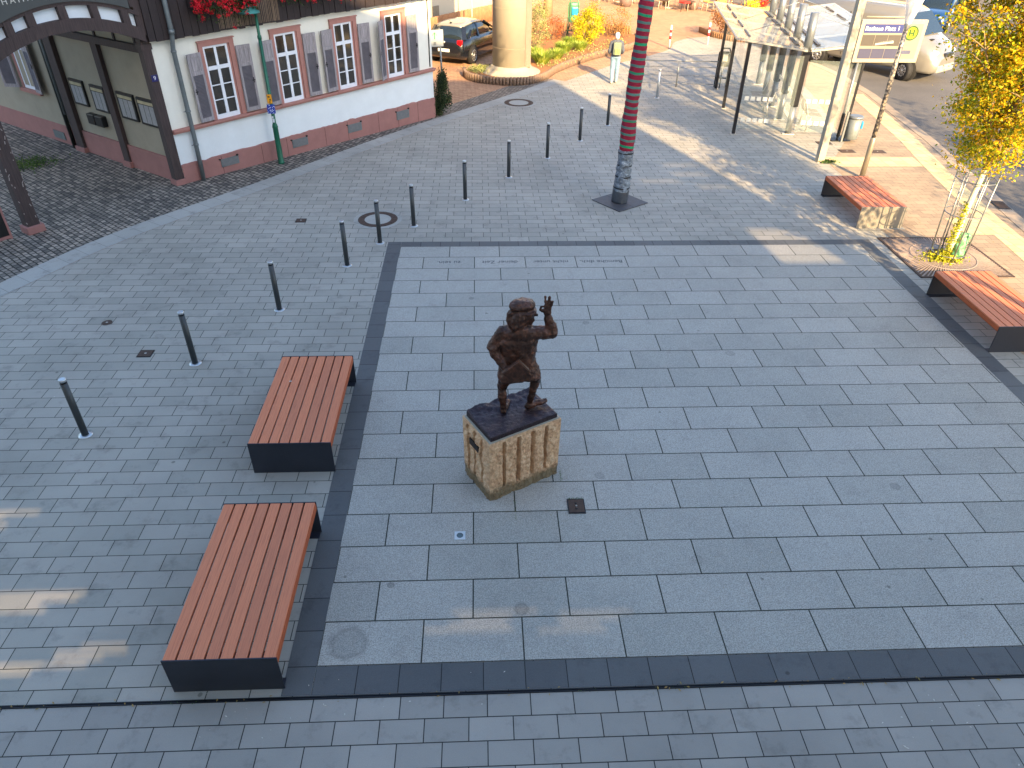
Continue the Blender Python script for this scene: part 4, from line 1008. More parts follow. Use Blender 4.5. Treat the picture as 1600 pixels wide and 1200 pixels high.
o = MB().lohi((.1, -.29, .16), (1.5, -.278, 2.1)).build('end_pane', m_gl, sh)
m = MB()
for z in (.42, 1.02):
    for q in range(4): m.box((.3+.18*q, -.286, z), (.12, .016, .11))
each(m, 'white_square', m_wsq, o)
MB().lohi((1.5, -.32, 0), (1.55, -.24, 2.2)).build('front_post', m_dk, sh)
# wire seats
def wireseat(x, y, L, face, label):
    p = O+N*x+U*y; e = empty('wire_bench', label, 'bench', (p.x, p.y, 0), math.atan2(N.y, N.x), 'wire seats in the bus shelter')
    m = MB(); n = 16
    for k in range(n+1): 
        t = k/n; m.tube([(face*(.42*t), 0, .45-.02*t), (face*(.42*t), L, .45-.02*t)], .006, 4, False)
    for k in range(n+1):
        t = k/n; m.tube([(-face*.12*t, 0, .45+.4*t), (-face*.12*t, L, .45+.4*t)], .006, 4, False)
    m.build('wire_grid', mat('brown_wire', srgb(118, 96, 84), .5, .4), e)
    m = MB()
    for y_ in (0, L*.5, L): m.tube([(face*.42, y_, .43), (0, y_, .45), (-face*.13, y_, .86)], .016, 6).tube([(face*.1, y_, .44), (face*.02, y_, 0)], .022, 6)
    m.build('seat_frame', m_alu, e)
wireseat(-.32, 1.75, 1.5, -1, 'far wire bench inside the glass bus shelter, behind the white squares')
wireseat(.55, .35, .95, 1, 'near wire bench on the road side of the bus shelter')
e = empty('shelter_stand', 'dark arched stand with poster panel at the far left post of the bus shelter', 'stand', (10.35, 13.5, 0), -.2)
MB().tube([(-.2, 0, 0), (-.2, 0, 1.15), (-.12, 0, 1.3), (.12, 0, 1.3), (.2, 0, 1.15), (.2, 0, 0)], .028, 8).build('arch_frame', m_dk, e)
MB().box((0, 0, .95), (.36, .04, .5), None, .01).build('panel', mat('grey_panel', srgb(92, 94, 92), .6), e)
m = MB().lohi((-.2, -.02, .3), (.2, .02, .34)).build('cross_bar', m_dk, e)
m = MB().box((.02, -.025, 1.0), (.16, .01, .24)).build('notice', m_wsq, e)
# ------------------------------------------------------------------ poles
wp_ = empty('white_pole', 'square white pole rising left of the stop display board', 'pole', (10.76, 5.26, 0), .15)
MB().box((0, 0, 3.4), (.19, .15, 6.8), None, .008).build('pole_shaft', mat('cream_white_paint', srgb(158, 153, 138), .5, 0, .06, 5), wp_)
MB().box((0, 0, .006), (.16, .16, .012)).build('foot_plate', m_conc, wp_)
MB().box((0.06, 0, 1.85), (.02, .07, .09), None, .004).build('junction_lid', m_gp, wp_)
gl = empty('light_column', 'slim sparkling steel lamp column with conical glass top behind the sunlit bench', 'street lamp', (11.36, 4.0, 0))
MB().lathe([(.068, 0), (.068, 1.0), (.06, 1.02)], (0, 0, 0), 16).build('column_base', mat('sand_steel', srgb(168, 160, 144), .35, .7, .1), gl)
def sparkle():
    k = NT('perforated_steel'); v = k.n('ShaderNodeTexVoronoi'); v.inputs['Scale'].default_value = 16; k.l(k.coord(), v.inputs['Vector'])
    k.base(k.ramp(v.outputs['Distance'], [(.1, srgb(206, 194, 170)), (.4, srgb(158, 150, 138)), (.6, srgb(92, 90, 92))])); k.bump(v.outputs['Distance'], .4, .02); return k.set(.42, .5)
MB().lathe([(.056, 1.02), (.056, 2.5), (.048, 3.42)], (0, 0, 0), 14).build('column', sparkle(), gl)
MB().lathe([(.04, 3.42), (.075, 3.55), (.075, 3.6), (.05, 3.62), (.05, 3.78), (.001, 3.8)], (0, 0, 0), 18).build('lamp_socket', m_inox, gl)
MB().lathe([(.07, 3.55), (.08, 3.6), (.24, 4.25), (.235, 4.25), (.075, 3.61)], (0, 0, 0), 24).build('glass_cone', glassmat('lamp_glass', (.85, .84, .8), .35, .05), gl)
m = MB()
for k in range(9): m.lathe([(.035+.004*k, 3.8+.045*k), (.045+.004*k, 3.815+.045*k), (.035+.004*k, 3.83+.045*k)], (0, 0, 0), 14)
m.build('reflector_ring', m_inox, gl)
# stop display
ds = empty('stop_display', 'cream framed bus stop board reading Rathaus Platz 1 with round green H sign', 'bus stop sign', (12.05, 7.2, 0), 0)
m_cr = mat('cream_frame', srgb(150, 144, 126), .5, 0, .05)
MB().tube([(0, 0, 0), (0, 0, 2.14)], .033, 10).build('post', m_gp, ds); MB().lohi((-.04, -.03, .1), (.04, .03, .75)).build('post_sleeve', m_dk, ds)
MB().lohi((-.22, -.16, .0), (.22, .16, .03)).build('foot_plate', m_blk, ds)
MB().tube([(1.1, 0, 2.3), (1.1, .05, 3.0)], .03, 8).build('post', m_gp, ds)
X0, X1, Z0, Z1 = -.20, 1.60, 2.12, 3.18
MB().lohi((X0, -.05, Z0), (X1, .05, Z1), .008).build('frame', m_cr, ds)
MB().lohi((X0+.1, -.054, Z0+.1), (X1-.1, -.05, Z1-.1)).build('board', mat('pale_board', srgb(130, 124, 108), .5, 0, .05), ds)
bl = MB().lohi((X0+.11, -.06, 2.86), (X0+1.17, -.055, 3.07)).build('name_strip', mat('name_blue', srgb(30, 42, 104), .5, 0, .05), ds)
text('stop_name', 'Rathaus Platz 1', mat('white_letters', srgb(236, 236, 240), .6), (X0+.13, -.064, 2.962), .155, frame((1, 0, 0), (0, 0, 1), (0, -1, 0)), bl, .001, 'LEFT')
mg = mat('timetable_grey', srgb(68, 64, 60), .7, 0, .15, 60); mb_ = mat('timetable_blue', srgb(56, 58, 84), .7, 0, .15, 60)
for k in range(3):
    MB().lohi((X0+.11+.357*k, -.06, 2.54), (X0+.455+.357*k, -.055, 2.81)).build('timetable', mg, ds)
    MB().lohi((X0+.11+.357*k, -.06, 2.22), (X0+.455+.357*k, -.055, 2.47)).build('timetable', mb_, ds)
MB().lohi((X0+1.18, -.058, Z0+.1), (X0+1.19, -.053, Z1-.1)).build('divider', m_gp, ds)
MB().lohi((X0+1.3, -.06, 2.34), (X0+1.55, -.055, 2.43)).build('line_strip', mat('dark_blue_strip', srgb(70, 74, 100), .6), ds)
cx_, cz_ = X0+1.43, 2.86
def vdisc(r, y, name, m_, par, r0=0):
    mb = MB(); n = 36; mb.loft([[(cx_+r*math.cos(2*PI*k/n), y, cz_+r*math.sin(2*PI*k/n)) for k in range(n)], [(cx_+r*math.cos(2*PI*k/n), y+.004, cz_+r*math.sin(2*PI*k/n)) for k in range(n)]], False); return mb.build(name, m_, par)
hd = vdisc(.175, -.062, 'stop_sign_disc', mat('sign_yellow', srgb(158, 156, 6), .5, 0, .03), ds)
mgreen = mat('sign_green', srgb(8, 72, 6), .5, 0, .03)
mb = MB()
for k in range(36):
    a, b = 2*PI*k/36, 2*PI*(k+1)/36
    f = lambda r, t: (cx_+r*math.cos(t), -.067, cz_+r*math.sin(t))
    mb.quad(f(.145, a), f(.18, a), f(.18, b), f(.145, b))
mb.build('green_ring', mgreen, hd)
MB().lohi((cx_-.075, -.07, cz_-.085), (cx_-.035, -.0625, cz_+.085)).lohi((cx_+.035, -.07, cz_-.085), (cx_+.075, -.0625, cz_+.085)).lohi((cx_-.035, -.07, cz_-.018), (cx_+.035, -.0625, cz_+.015)).build('letter_h', mgreen, hd)
MB().tube([(X0+.1, .0, Z1+.06), (X1-.5, .0, Z1+.06)], .02, 8).build('top_light_bar', m_cr, ds)
bi = empty('waste_bin', 'grey cylindrical litter bin with blue flap on a post under the display board', 'waste bin', (12.34, 7.0, 0))
MB().lohi((-.28, -.03, 0), (-.23, .03, .85)).build('post', m_gp, bi)
MB().lathe([(.001, .1), (.15, .1), (.17, .12), (.185, .68), (.17, .68), (.001, .64)], (0, 0, .0), 20).build('drum', mat('bin_grey', srgb(118, 126, 128), .5, .3, .2, 8), bi)
MB().lathe([(.2, .68), (.205, .72), (.17, .75), (.16, .75)], (0, 0, 0), 20).build('rim', m_gp, bi)
MB().box((.19, -.03, .5), (.05, .14, .2), None, .02).build('blue_flap', mat('cyan_blue_plastic', srgb(18, 136, 196), .4), bi)
# ------------------------------------------------------------------ autumn tree
at = empty('autumn_tree', 'slender young tree with yellow and orange autumn leaves and whitewashed trunk', 'tree', (11.05, -.62, 0))
m_wash = mat('whitewashed_bark', srgb(212, 204, 178), .85, 0, .18, 12, .6, 40); m_tan = mat('tan_bark', srgb(150, 128, 96), .85, 0, .3, 12, .6, 40)
TX = lambda z: Vector((.02+.035*z, .02*math.sin(z*2), z))
MB().tube([TX(z*.2) for z in range(0, 10)], [.06-.001*i for i in range(10)], 12).build('trunk', m_wash, at)
m = MB(); LP = []
for k in range(16):
    a = k*2.39996; z0 = 1.75+.16*k*.7; p = TX(1.78 if k < 7 else min(z0, 3)); lean = .36-.014*k
    d = Vector((math.cos(a)*lean, math.sin(a)*lean, 1)).normalized(); pts = [p.copy()]; n = random.randint(6, 8)
    for j in range(n): 
        p = p+d*.46+Vector((random.gauss(0, .04), random.gauss(0, .04), 0)); pts.append(p.copy()); d = (d+Vector((math.cos(a)*.05, math.sin(a)*.05, .0))).normalized()
        if j > 0:
            for s_ in range(3):
                b = random.uniform(0, 2*PI); L = random.uniform(.35, .75); e_ = p+Vector((math.cos(b)*L, math.sin(b)*L, random.uniform(.05, .35)))
                m.tube([p, (p+e_)/2+Vector((0, 0, .03)), e_], [.012, .009, .004], 4, False)
                LP.append((p, e_))
    m.tube(pts, [max(.006, .032-.0042*j) for j in range(len(pts))], 7)
m.tube([TX(1.8), TX(2.6), TX(3.6), TX(4.8), TX(5.8)], [.05, .04, .03, .02, .01], 8)
m.build('limb', m_tan, at)
pts = []
for p, e_ in LP:
    dens = noise.noise(Vector(e_)*1.1+Vector((3, 1, 0)))
    for _ in range(int(104+110*dens)):
        t = random.random()**.6; c = p.lerp(e_, t); pts.append((c.x+random.gauss(0, .09), c.y+random.gauss(0, .09), c.z+random.gauss(0, .08)-.02))
for q in range(230):
    ang = random.uniform(0, 2*PI); zz = random.uniform(2.15, 6.6); R_ = min(1.02, .6+.3*(zz-1.9))*random.random()**.45
    if noise.noise(Vector((math.cos(ang)*R_, math.sin(ang)*R_, zz))*1.4) < -.32: continue
    cxx, cyy = math.cos(ang)*R_+.12, math.sin(ang)*R_
    for _ in range(125): pts.append((cxx+random.gauss(0, .15), cyy+random.gauss(0, .15), zz+random.gauss(0, .15)))
for a in range(5):
    ang = a*1.3+.4; 
    for _ in range(170): pts.append((math.cos(ang)*.28+random.gauss(0, .17), math.sin(ang)*.28+random.gauss(0, .17), 2.02+random.gauss(0, .16)))
leaves('crown', pts, .062, m_aut, at)
leaves('ivy_on_trunk', [(TX(z).x-.07+random.gauss(0, .05*(1.25-z*.7)), TX(z).y-.05+random.gauss(0, .05), z) for z in [random.random()**1.6*1.15 for _ in range(700)]]+[(random.gauss(-.18, .2), random.gauss(-.14, .12), abs(random.gauss(.03, .05))) for _ in range(900)], .045, leafmat('yellow_green_ivy', [(.2, srgb(96, 110, 30)), (.5, srgb(176, 178, 36)), (.85, srgb(214, 196, 60))]), at)
def outtree(x, y, H, R, label):
    e = empty('street_tree', label, 'tree', (x, y, 0)); MB().tube([(0, 0, 0), (0, 0, H*.4), (0.1, 0, H*.8)], [.1, .08, .03], 8).build('trunk', m_tan, e)
    q = []
    for _ in range(46):
        c = Vector((random.gauss(0, R*.5), random.gauss(0, R*.5), H*.68+random.gauss(0, H*.15)))
        for _ in range(60): q.append((c.x+random.gauss(0, .2), c.y+random.gauss(0, .2), c.z+random.gauss(0, .2)))
    leaves('crown', q, .13, m_aut, e)
outtree(18.4, -2.2, 6.0, 1.5, 'autumn tree across the road, outside the picture, throwing dappled shade')
outtree(17.0, -7.5, 6.0, 1.3, 'second autumn tree along the road, outside the picture')
outtree(11.15, -5.3, 6.2, .95, 'young autumn tree south of the cut bench, outside the picture')
tg = empty('tree_guard', 'tall open guard of grey steel rods round the whitewashed trunk', 'tree guard', (11.05, -.62, 0))
rods = []
for k in range(6):
    a = k*PI/3+.35; rods.append((math.cos(a), math.sin(a)))
for cx2, sy2 in rods: MB().tube([(cx2*.3, sy2*.3, 0), (cx2*.36, sy2*.36, 1.78)], .014, 8).build('rod', m_gal, tg)
for z, r in ((.12, .305), (.95, .333), (1.62, .356)): MB().tube([(r*math.cos(2*PI*k/28), r*math.sin(2*PI*k/28), z) for k in range(29)], .009, 6, False).build('hoop', m_gal, tg)
wb = MB(); 
for _ in range(5): wb.hull([((.02+random.gauss(0, .03), -.02+random.gauss(0, .03), .1), (.11, .1, .1)), ((.06+random.gauss(0, .03), 0, .42), (.07, .07, .1))])
wbe = blob(wb, 'watering_bag', mat('green_plastic_bag', srgb(92, 146, 106), .45, 0, .25, 7, .4, 12), None, .02, 2, .03, 9); wbe.location = (11.18, -.66, .02)
tag(wbe, 'crumpled green watering bag at the foot of the whitewashed trunk', 'watering bag')
gr = empty('tree_grate', 'square cast iron grate with radial slots between the two right benches', 'tree grate', (10.98, -.62, 0.011))
m = MB(); S = .93
m.lohi((-S, -S, 0), (S, -S+.05, .012)).lohi((-S, S-.05, 0), (S, S, .012)).lohi((-S, -S, 0), (-S+.05, S, .0118)).lohi((S-.05, -S, 0), (S, S, .0118)); m.build('frame', m_rust, gr)
MB().sheet([(-S, -S), (S, -S), (S, S), (-S, S)], -.001).build('soil', mat('dark_soil', srgb(104, 88, 76), .95, 0, .3, 12), gr)
m = MB()
for k in range(104):
    a = 2*PI*k/104; L = min(S/abs(math.cos(a)) if abs(math.cos(a)) > 1e-3 else 9, S/abs(math.sin(a)) if abs(math.sin(a)) > 1e-3 else 9)-.05
    m.box((math.cos(a)*(L+.32)/2, math.sin(a)*(L+.32)/2, .006), (L-.32, .028 if k % 2 else .02, .011), Matrix.Rotation(a, 3, 'Z'))
for r in (.34, .62): m.tube([(r*math.cos(2*PI*k/40), r*math.sin(2*PI*k/40), .006) for k in range(41)], .014, 5, False)
m.build('radial_bars', mat('worn_iron', srgb(160, 144, 134), .7, .4, .3, 20), gr)
# ------------------------------------------------------------------ vehicles
m_tyre = mat('tyre', srgb(28, 28, 30), .8); m_rim = mat('alloy', srgb(180, 182, 184), .3, .8, .1); m_arch = mat('wheel_arch', srgb(12, 12, 13), .9)
m_cgl = mat('car_glass', srgb(30, 40, 46), .05, 0, .1, spec=1.0)
def wheel(par, x, y, r, side, steer=0.0, rimr=.66):
    R = Matrix.Rotation(steer, 4, 'Z') @ Matrix.Rotation(-side*PI/2, 4, 'X')
    T = Matrix.Translation((x, y, r)) @ R
    m = MB(); m.T = T; m.lathe([(r*.62, .1), (r*.9, .1), (r, .07), (r, -.1), (r*.9, -.12), (r*.6, -.12)], (0, 0, 0), 26); w_ = m.build('wheel', m_tyre, par)
    m = MB(); m.T = T; m.lathe([(r*rimr, .085), (r*rimr, .11), (r*(rimr-.06), .105), (r*(rimr-.08), .06), (.001, .06)], (0, 0, 0), 24)
    for k in range(10):
        a = 2*PI*k/10; m.box((math.cos(a)*r*.33, math.sin(a)*r*.33, .09), (r*.58, .03, .03), Matrix.Rotation(a, 3, 'Z'))
    m.lathe([(.05, .08), (.05, .12), (.001, .12)], (0, 0, 0), 10); m.build('rim', m_rim, w_)
def ringsec(x, zb, zt, hw, hb=None, ht=None, top=.12):
    hb = hb or hw*.94; ht = ht or hw*.9; zm = zb+(zt-zb)*.55
    L = [(x, -hb, zb), (x, -hw, zb+.1), (x, -hw*1.01, zm), (x, -hw*.985, zt-top), (x, -ht, zt-.015), (x, -ht*.5, zt+.02), (x, 0, zt+.03)]
    return L + [(x, -p[1], p[2]) for p in L[-2::-1]]
def carpaint(name, c):
    k = NT(name); k.base(c); k.b.inputs['Metallic'].default_value = .25; k.b.inputs['Roughness'].default_value = .25; k.b.inputs['Coat Weight'].default_value = 1; k.b.inputs['Coat Roughness'].default_value = .03; return k.m
def subd(o, n=1):
    md = o.modifiers.new('s', 'SUBSURF'); md.levels = n; md.render_levels = n
def car(name, label, loc, rz, paint, silver_roof=None):
    e = empty(name, label, 'car', (*loc, 0), rz)
    b = MB().loft([ringsec(-.02, .38, .72, .62), ringsec(.03, .3, .86, .78), ringsec(.18, .24, .95, .84), ringsec(.7, .2, .97, .875), ringsec(1.6, .19, .96, .88), ringsec(2.7, .19, .95, .875), ringsec(3.15, .2, .93, .865), ringsec(3.6, .22, .86, .84), ringsec(4.0, .26, .74, .76), ringsec(4.14, .32, .62, .64)]).build('body', paint, e)
    def gs(x, z0, zt, h0, h1):
        L = [(x, -h0, z0), (x, -(h0*.45+h1*.55), z0+(zt-z0)*.6), (x, -h1, zt-.02), (x, -h1*.6, zt+.02), (x, 0, zt+.03)]
        return L+[(x, -p[1], p[2]) for p in L[-2::-1]]
    G = [gs(.16, .9, .95, .74, .68), gs(.36, .9, 1.2, .77, .63), gs(.58, .9, 1.37, .79, .6), gs(1.3, .9, 1.42, .8, .62), gs(2.0, .9, 1.4, .8, .61), gs(2.35, .9, 1.3, .79, .62), gs(3.15, .86, .9, .74, .68)]
    MB().loft(G).build('windows', m_cgl, e)
    def rs(x, z, h): return [(x, -h, z-.035), (x, -h*.62, z+.012), (x, 0, z+.028), (x, h*.62, z+.012), (x, h, z-.035), (x, h*.6, z-.05), (x, 0, z-.05), (x, -h*.6, z-.05)]
    MB().loft([rs(.5, 1.345, .61), rs(.62, 1.40, .62), rs(1.3, 1.44, .64), rs(2.0, 1.42, .63), rs(2.2, 1.37, .62)]).build('roof', silver_roof or paint, e)
    m = MB()
    for s in (-1, 1):
        m.bar((2.2, s*.62, 1.36), (3.1, s*.73, .93), .06, .05).bar((1.45, s*.635, 1.39), (1.4, s*.81, .94), .08, .03).bar((.52, s*.62, 1.34), (.22, s*.78, .93), .16, .05).bar((.9, s*.7, 1.2), (.55, s*.8, .96), .12, .03)
    each(m, 'window_pillar', paint, e)
    for s in (-1, 1):
        for x in (.78, 3.38):
            m = MB(); m.T = Matrix.Translation((x, s*.868, .34)) @ Matrix.Rotation(-s*PI/2, 4, 'X'); m.lathe([(.37, -.1), (.37, .022), (.001, .022)], (0, 0, 0), 26); m.build('wheel_arch', m_arch, e)
            wheel(e, x, s*.82, .315, s)
        MB().box((2.75, s*.93, .98), (.12, .16, .1), None, .02).build('mirror', paint, e)
        MB().box((.09, s*.66, .84), (.16, .2, .2), None, .03).build('tail_light', mat('tail_light_red', srgb(190, 14, 22), .2), e)
        o = MB().box((3.98, s*.56, .66), (.2, .26, .13), None, .04).build('headlight', mat('headlight_glass', srgb(210, 214, 218), .1, .3), e)
    MB().box((-.035, 0, .56), (.02, .5, .11)).build('number_plate', mat('plate_white', srgb(214, 214, 206), .5), e)
    MB().box((4.13, 0, .5), (.04, .9, .16), None, .01).build('grille', m_arch, e)
    MB().box((4.165, 0, .4), (.02, .46, .1)).build('number_plate', MATS['plate_white'], e)
    MB().box((-.01, 0, .42), (.05, 1.2, .1), None, .02).build('rear_bumper_insert', m_arch, e)
    m = MB(); m.T = Matrix.Translation((0.02, 0, .84)) @ Matrix.Rotation(-PI/2, 4, 'Y'); m.lathe([(.045, 0), (.045, .02), (.001, .022)], (0, 0, 0), 14); m.build('round_badge', m_rim, e)
    MB().tube([(.62, 0, 1.42), (.5, 0, 1.55)], .008, 5).box((.62, 0, 1.44), (.12, .04, .04)).build('aerial', m_blk, e)
    return e
hz = math.atan2(.9, .46)
hd_ = Vector((math.cos(hz), math.sin(hz))); rv = Vector((hd_.y, -hd_.x))
rear = Vector((1.38, 17.25)) - rv*.82 - hd_*.78
car('black_car', 'black hatchback parked behind the big pillar, seen from its rear', rear, hz, carpaint('black_paint', srgb(22, 26, 34)), carpaint('silver_roof_paint', srgb(150, 148, 140)))
hz = math.radians(-128); hd_ = Vector((math.cos(hz), math.sin(hz)))
fr = Vector((23.9, 25.0)) - hd_*4.15
car('blue_car', 'dark blue car driving toward the viewer behind the white van', fr, hz, carpaint('blue_paint', srgb(24, 62, 108)))
m_vw = carpaint('white_van_paint', srgb(128, 125, 117)); 
va = empty('delivery_van', 'long white delivery van parked behind the bus shelter, front wheel turned', 'van', (15.55, 19.20, 0), math.radians(-53.6))
def vs(x, zb, zt, hw, ht=None): return ringsec(x, zb, zt, hw, None, ht or hw*.88, .25)
vb = MB().loft([vs(0, .45, 2.26, .93), vs(.06, .4, 2.32, .97), vs(2.5, .36, 2.36, .985), vs(4.0, .36, 2.34, .985), vs(4.3, .36, 2.24, .98, .84), vs(4.68, .36, 1.92, .97, .82), vs(5.08, .34, 1.48, .96, .82), vs(5.45, .34, 1.3, .93, .78), vs(5.75, .34, 1.08, .84, .66), vs(5.9, .4, .85, .66, .5)]).build('body', m_vw, va)
MB().loft([[(4.38, -.8, 2.16), (4.38, .8, 2.16), (5.06, .84, 1.53), (5.06, -.84, 1.53)], [(4.42, -.78, 2.20), (4.42, .78, 2.20), (5.10, .82, 1.56), (5.10, -.82, 1.56)]], False).build('windscreen', m_cgl, va)
for s in (-1, 1):
    MB().loft([[(4.02, s*.97, 1.42), (4.92, s*.95, 1.46), (4.50, s*.93, 1.95), (4.1, s*.95, 2.0)], [(4.02, s*.998, 1.42), (4.92, s*.975, 1.46), (4.50, s*.975, 1.95), (4.1, s*.99, 2.0)]], False).build('side_window', m_cgl, va)
    MB().lohi((1.5, s*.985, .62), (3.95, s*1.0, .74)).build('rub_strip', mat('grey_plastic', srgb(96, 96, 96), .6), va)
    for x, st_ in ((1.22, 0), (4.87, -.42)):
        m = MB(); m.T = Matrix.Translation((x, s*.955, .36)) @ Matrix.Rotation(-s*PI/2, 4, 'X'); m.lathe([(.43, -.2), (.43, .04), (.001, .04)], (0, 0, 0), 26); m.build('wheel_arch', m_arch, va)
        wheel(va, x, s*(.93 if st_ == 0 else .98), .35, s, st_, .55)
    MB().box((4.72, s*1.1, 1.62), (.12, .2, .34), None, .04).build('mirror', m_arch, va)
    MB().box((5.62, s*.66, .98), (.26, .2, .3), Matrix.Rotation(.5, 3, 'Y') @ Matrix.Rotation(-s*.5, 3, 'Z'), .05).build('headlight', MATS['headlight_glass'], va)
    MB().box((3.2, s*.99, .66), (.1, .02, .05)).build('side_marker', mat('orange_marker', srgb(210, 70, 30), .4), va)
    MB().lohi((2.2, s*.986, .5), (2.215, s*.996, 2.05)).lohi((3.95, s*.982, .45), (3.965, s*.992, 2.0)).build('door_seam', m_arch, va)
MB().box((5.86, 0, .92), (.1, .62, .22), Matrix.Rotation(.3, 3, 'Y'), .03).build('grille', mat('dark_grille', srgb(60, 62, 64), .4, .3), va)
MB().box((5.86, 0, .5), (.12, 1.3, .26), None, .05).build('bumper', mat('grey_bumper', srgb(150, 146, 136), .6), va)
MB().lohi((5.2, -.5, 1.4), (5.34, -.28, 1.425)).build('bonnet_vent', m_arch, va)
m = MB()
for y in (-.55, 0, .55): m.lohi((.3, y-.01, 2.375), (4.0, y+.01, 2.395))
m.build('roof_seam', MATS['grey_bumper'], va)
# ------------------------------------------------------------------ pillar and flower bed
m_pst = mat('pale_pillar_stone', srgb(160, 152, 136), .8, 0, .08, 1.2, .25, 25)
pil = empty('stone_pillar', 'massive round pale stone pillar on a stepped disc in the flower bed', 'pillar', (2.84, 15.1, .15))
MB().lathe([(1.12, -.1), (1.14, .0), (1.08, .06), (.96, .09), (.92, .13), (.78, .16), (.76, .24), (.70, .28)], (0, 0, 0), 48).build('base_disc', m_pst, pil)
MB().lathe([(.69, .2), (.69, 7.5)], (0, 0, 0), 48).build('shaft', m_pst, pil)
MB().lohi((.50, -.49, .26), (.70, .2, 7.2), .01).build('shade_strip', mat('shade_strip_brown', srgb(134, 116, 104), .9, 0, .15, 4), pil)  # raised strip coloured dark to stand for a shadow down the shaft
for z in (.9, 2.2): MB().lathe([(.692, z), (.692, z+.012)], (0, 0, 0), 48).build('course_joint', mat('stone_joint', srgb(150, 138, 116), .9), pil)
m_soil = mat('orange_brown_mulch', srgb(150, 104, 66), .95, 0, .35, 9, 1.0, 50)
m_pal = brickmat('palisade_wood', srgb(168, 122, 80), srgb(186, 138, 92), srgb(90, 64, 46), .3, 4, .0, stain=.3)
bed = [(1.08, 15.28), (1.2, 14.6), (1.7, 14.02), (2.71, 13.66), (3.5, 13.86), (4.1, 14.6), (4.55, 15.6), (5.3, 16.8), (6.3, 18.1), (7.6, 19.5), (8.5, 20.5), (9.0, 21.6), (8.9, 22.7)]
bedc = smoothline(bed, 6)
def palisade(line, name, label, h=.27, mt=None, group='low wooden palisades round the beds'):
    e = empty(name, label, 'palisade', (line[0][0], line[0][1], 0), 0, group); m = MB(); acc = 0; last = Vector(line[0]); step = .125
    pts = []
    for i in range(1, len(line)):
        a, b = Vector(line[i-1]), Vector(line[i]); L = (b-a).length
        while acc <= L: pts.append(a.lerp(b, acc/L)); acc += step
        acc -= L
    for p in pts:
        hh = h+random.uniform(-.012, .012); m.lathe([(.058, 0), (.058, hh-.02), (.045, hh)], (p.x-line[0][0], p.y-line[0][1], 0), 7)
    m.build('stakes', mt or m_stake, e); return e
m_stake = mat('tan_palisade', srgb(150, 112, 80), .9, 0, .3, 5, .3, 30)
palisade(bedc, 'palisade_edging', 'curved low palisade of round stakes edging the flower bed in front of the pillar', .27, mat('grey_brown_palisade', srgb(124, 104, 90), .9, 0, .3, 5, .3, 30))
struct('flower_bed_soil', MB().sheet(bedc + [(8.2, 23.0), (4.4, 23.6), (3.4, 22.5), (3.4, 19.0), (2.3, 16.6)], .19), m_soil)
palisade([(8.7, 23.0), (6.4, 23.9), (4.3, 24.0), (3.4, 23.0)], 'palisade_edging', 'straight orange palisade at the back of the flower bed behind the shrubs', .5)
palisade([(-.6, 23.2), (1.0, 25.6), (2.8, 28.0), (4.2, 29.4)], 'palisade_edging', 'palisade in front of the far white building above the black car', .75)
palisade([(12.45, 24.6), (12.75, 23.2), (13.3, 22.3), (14.6, 21.6), (16.2, 21.2)], 'palisade_edging', 'low palisade under the brown hedge left of the bus shelter roof', .25)
def bush(name, label, x, y, z, r, h, n, mt, size=.06, stems=10, group=None):
    e = empty(name, label, 'shrub', (x, y, z), 0, group)
    m = MB()
    for k in range(stems):
        a = k*2.4; L = random.uniform(.5, .95); m.tube([(random.gauss(0, .05), random.gauss(0, .05), 0), (math.cos(a)*r*.35*L, math.sin(a)*r*.35*L, h*.5*L), (math.cos(a)*r*.8*L, math.sin(a)*r*.8*L, h*L)], [.012, .009, .004], 4, False)
    m.build('stems', m_tan, e)
    q = []
    cl = [(random.uniform(0, 2*PI), random.random()**.6, random.random()) for _ in range(26)]
    for a, rr_, hh in cl:
        R_ = r*math.sin(PI*(.15+.8*hh))**.6
        for _ in range(n//26): q.append((math.cos(a)*R_*rr_+random.gauss(0, r*.16), math.sin(a)*R_*rr_+random.gauss(0, r*.16), max(.02, .08*h+h*.85*hh+random.gauss(0, h*.09))))
    leaves('foliage', q, size, mt, e); return e
yl = leafmat('yellow_leaf', [(.2, srgb(120, 116, 20)), (.5, srgb(190, 178, 24)), (.85, srgb(226, 206, 50))])
rd = leafmat('russet_twig_leaf', [(.2, srgb(120, 66, 44)), (.5, srgb(170, 98, 62)), (.85, srgb(196, 130, 78))])
tn = leafmat('tan_twig_leaf', [(.2, srgb(120, 84, 44)), (.5, srgb(168, 124, 70)), (.85, srgb(196, 156, 90))])
sg = leafmat('sage_leaf', [(.2, srgb(96, 110, 62)), (.5, srgb(150, 156, 96)), (.85, srgb(196, 196, 130))])
dg_ = leafmat('dark_green_leaf', [(.2, srgb(26, 40, 26)), (.5, srgb(46, 64, 38)), (.85, srgb(84, 98, 56))])
bush('shrub', 'bright yellow shrub in the flower bed left of the walking man', 6.35, 20.4, .19, .72, 1.3, 3600, yl, .07)
bush('shrub', 'dull olive yellow shrub just behind the bright yellow one', 6.9, 22.2, .19, .7, 1.35, 2200, leafmat('olive_leaf', [(.2, srgb(110, 96, 34)), (.5, srgb(170, 146, 52)), (.85, srgb(200, 176, 80))]), .06)
bush('shrub', 'russet leafless looking shrub in the middle of the bed', 5.0, 21.4, .19, .55, 1.0, 1700, rd, .05)
bush('shrub', 'tan round shrub behind the head of the walking man', 8.05, 22.2, .19, .75, 1.2, 1900, tn, .05, 26)
bush('shrub', 'tall grey green shrub right beside the pillar', 4.15, 19.3, .19, .5, 1.7, 1900, sg, .06)
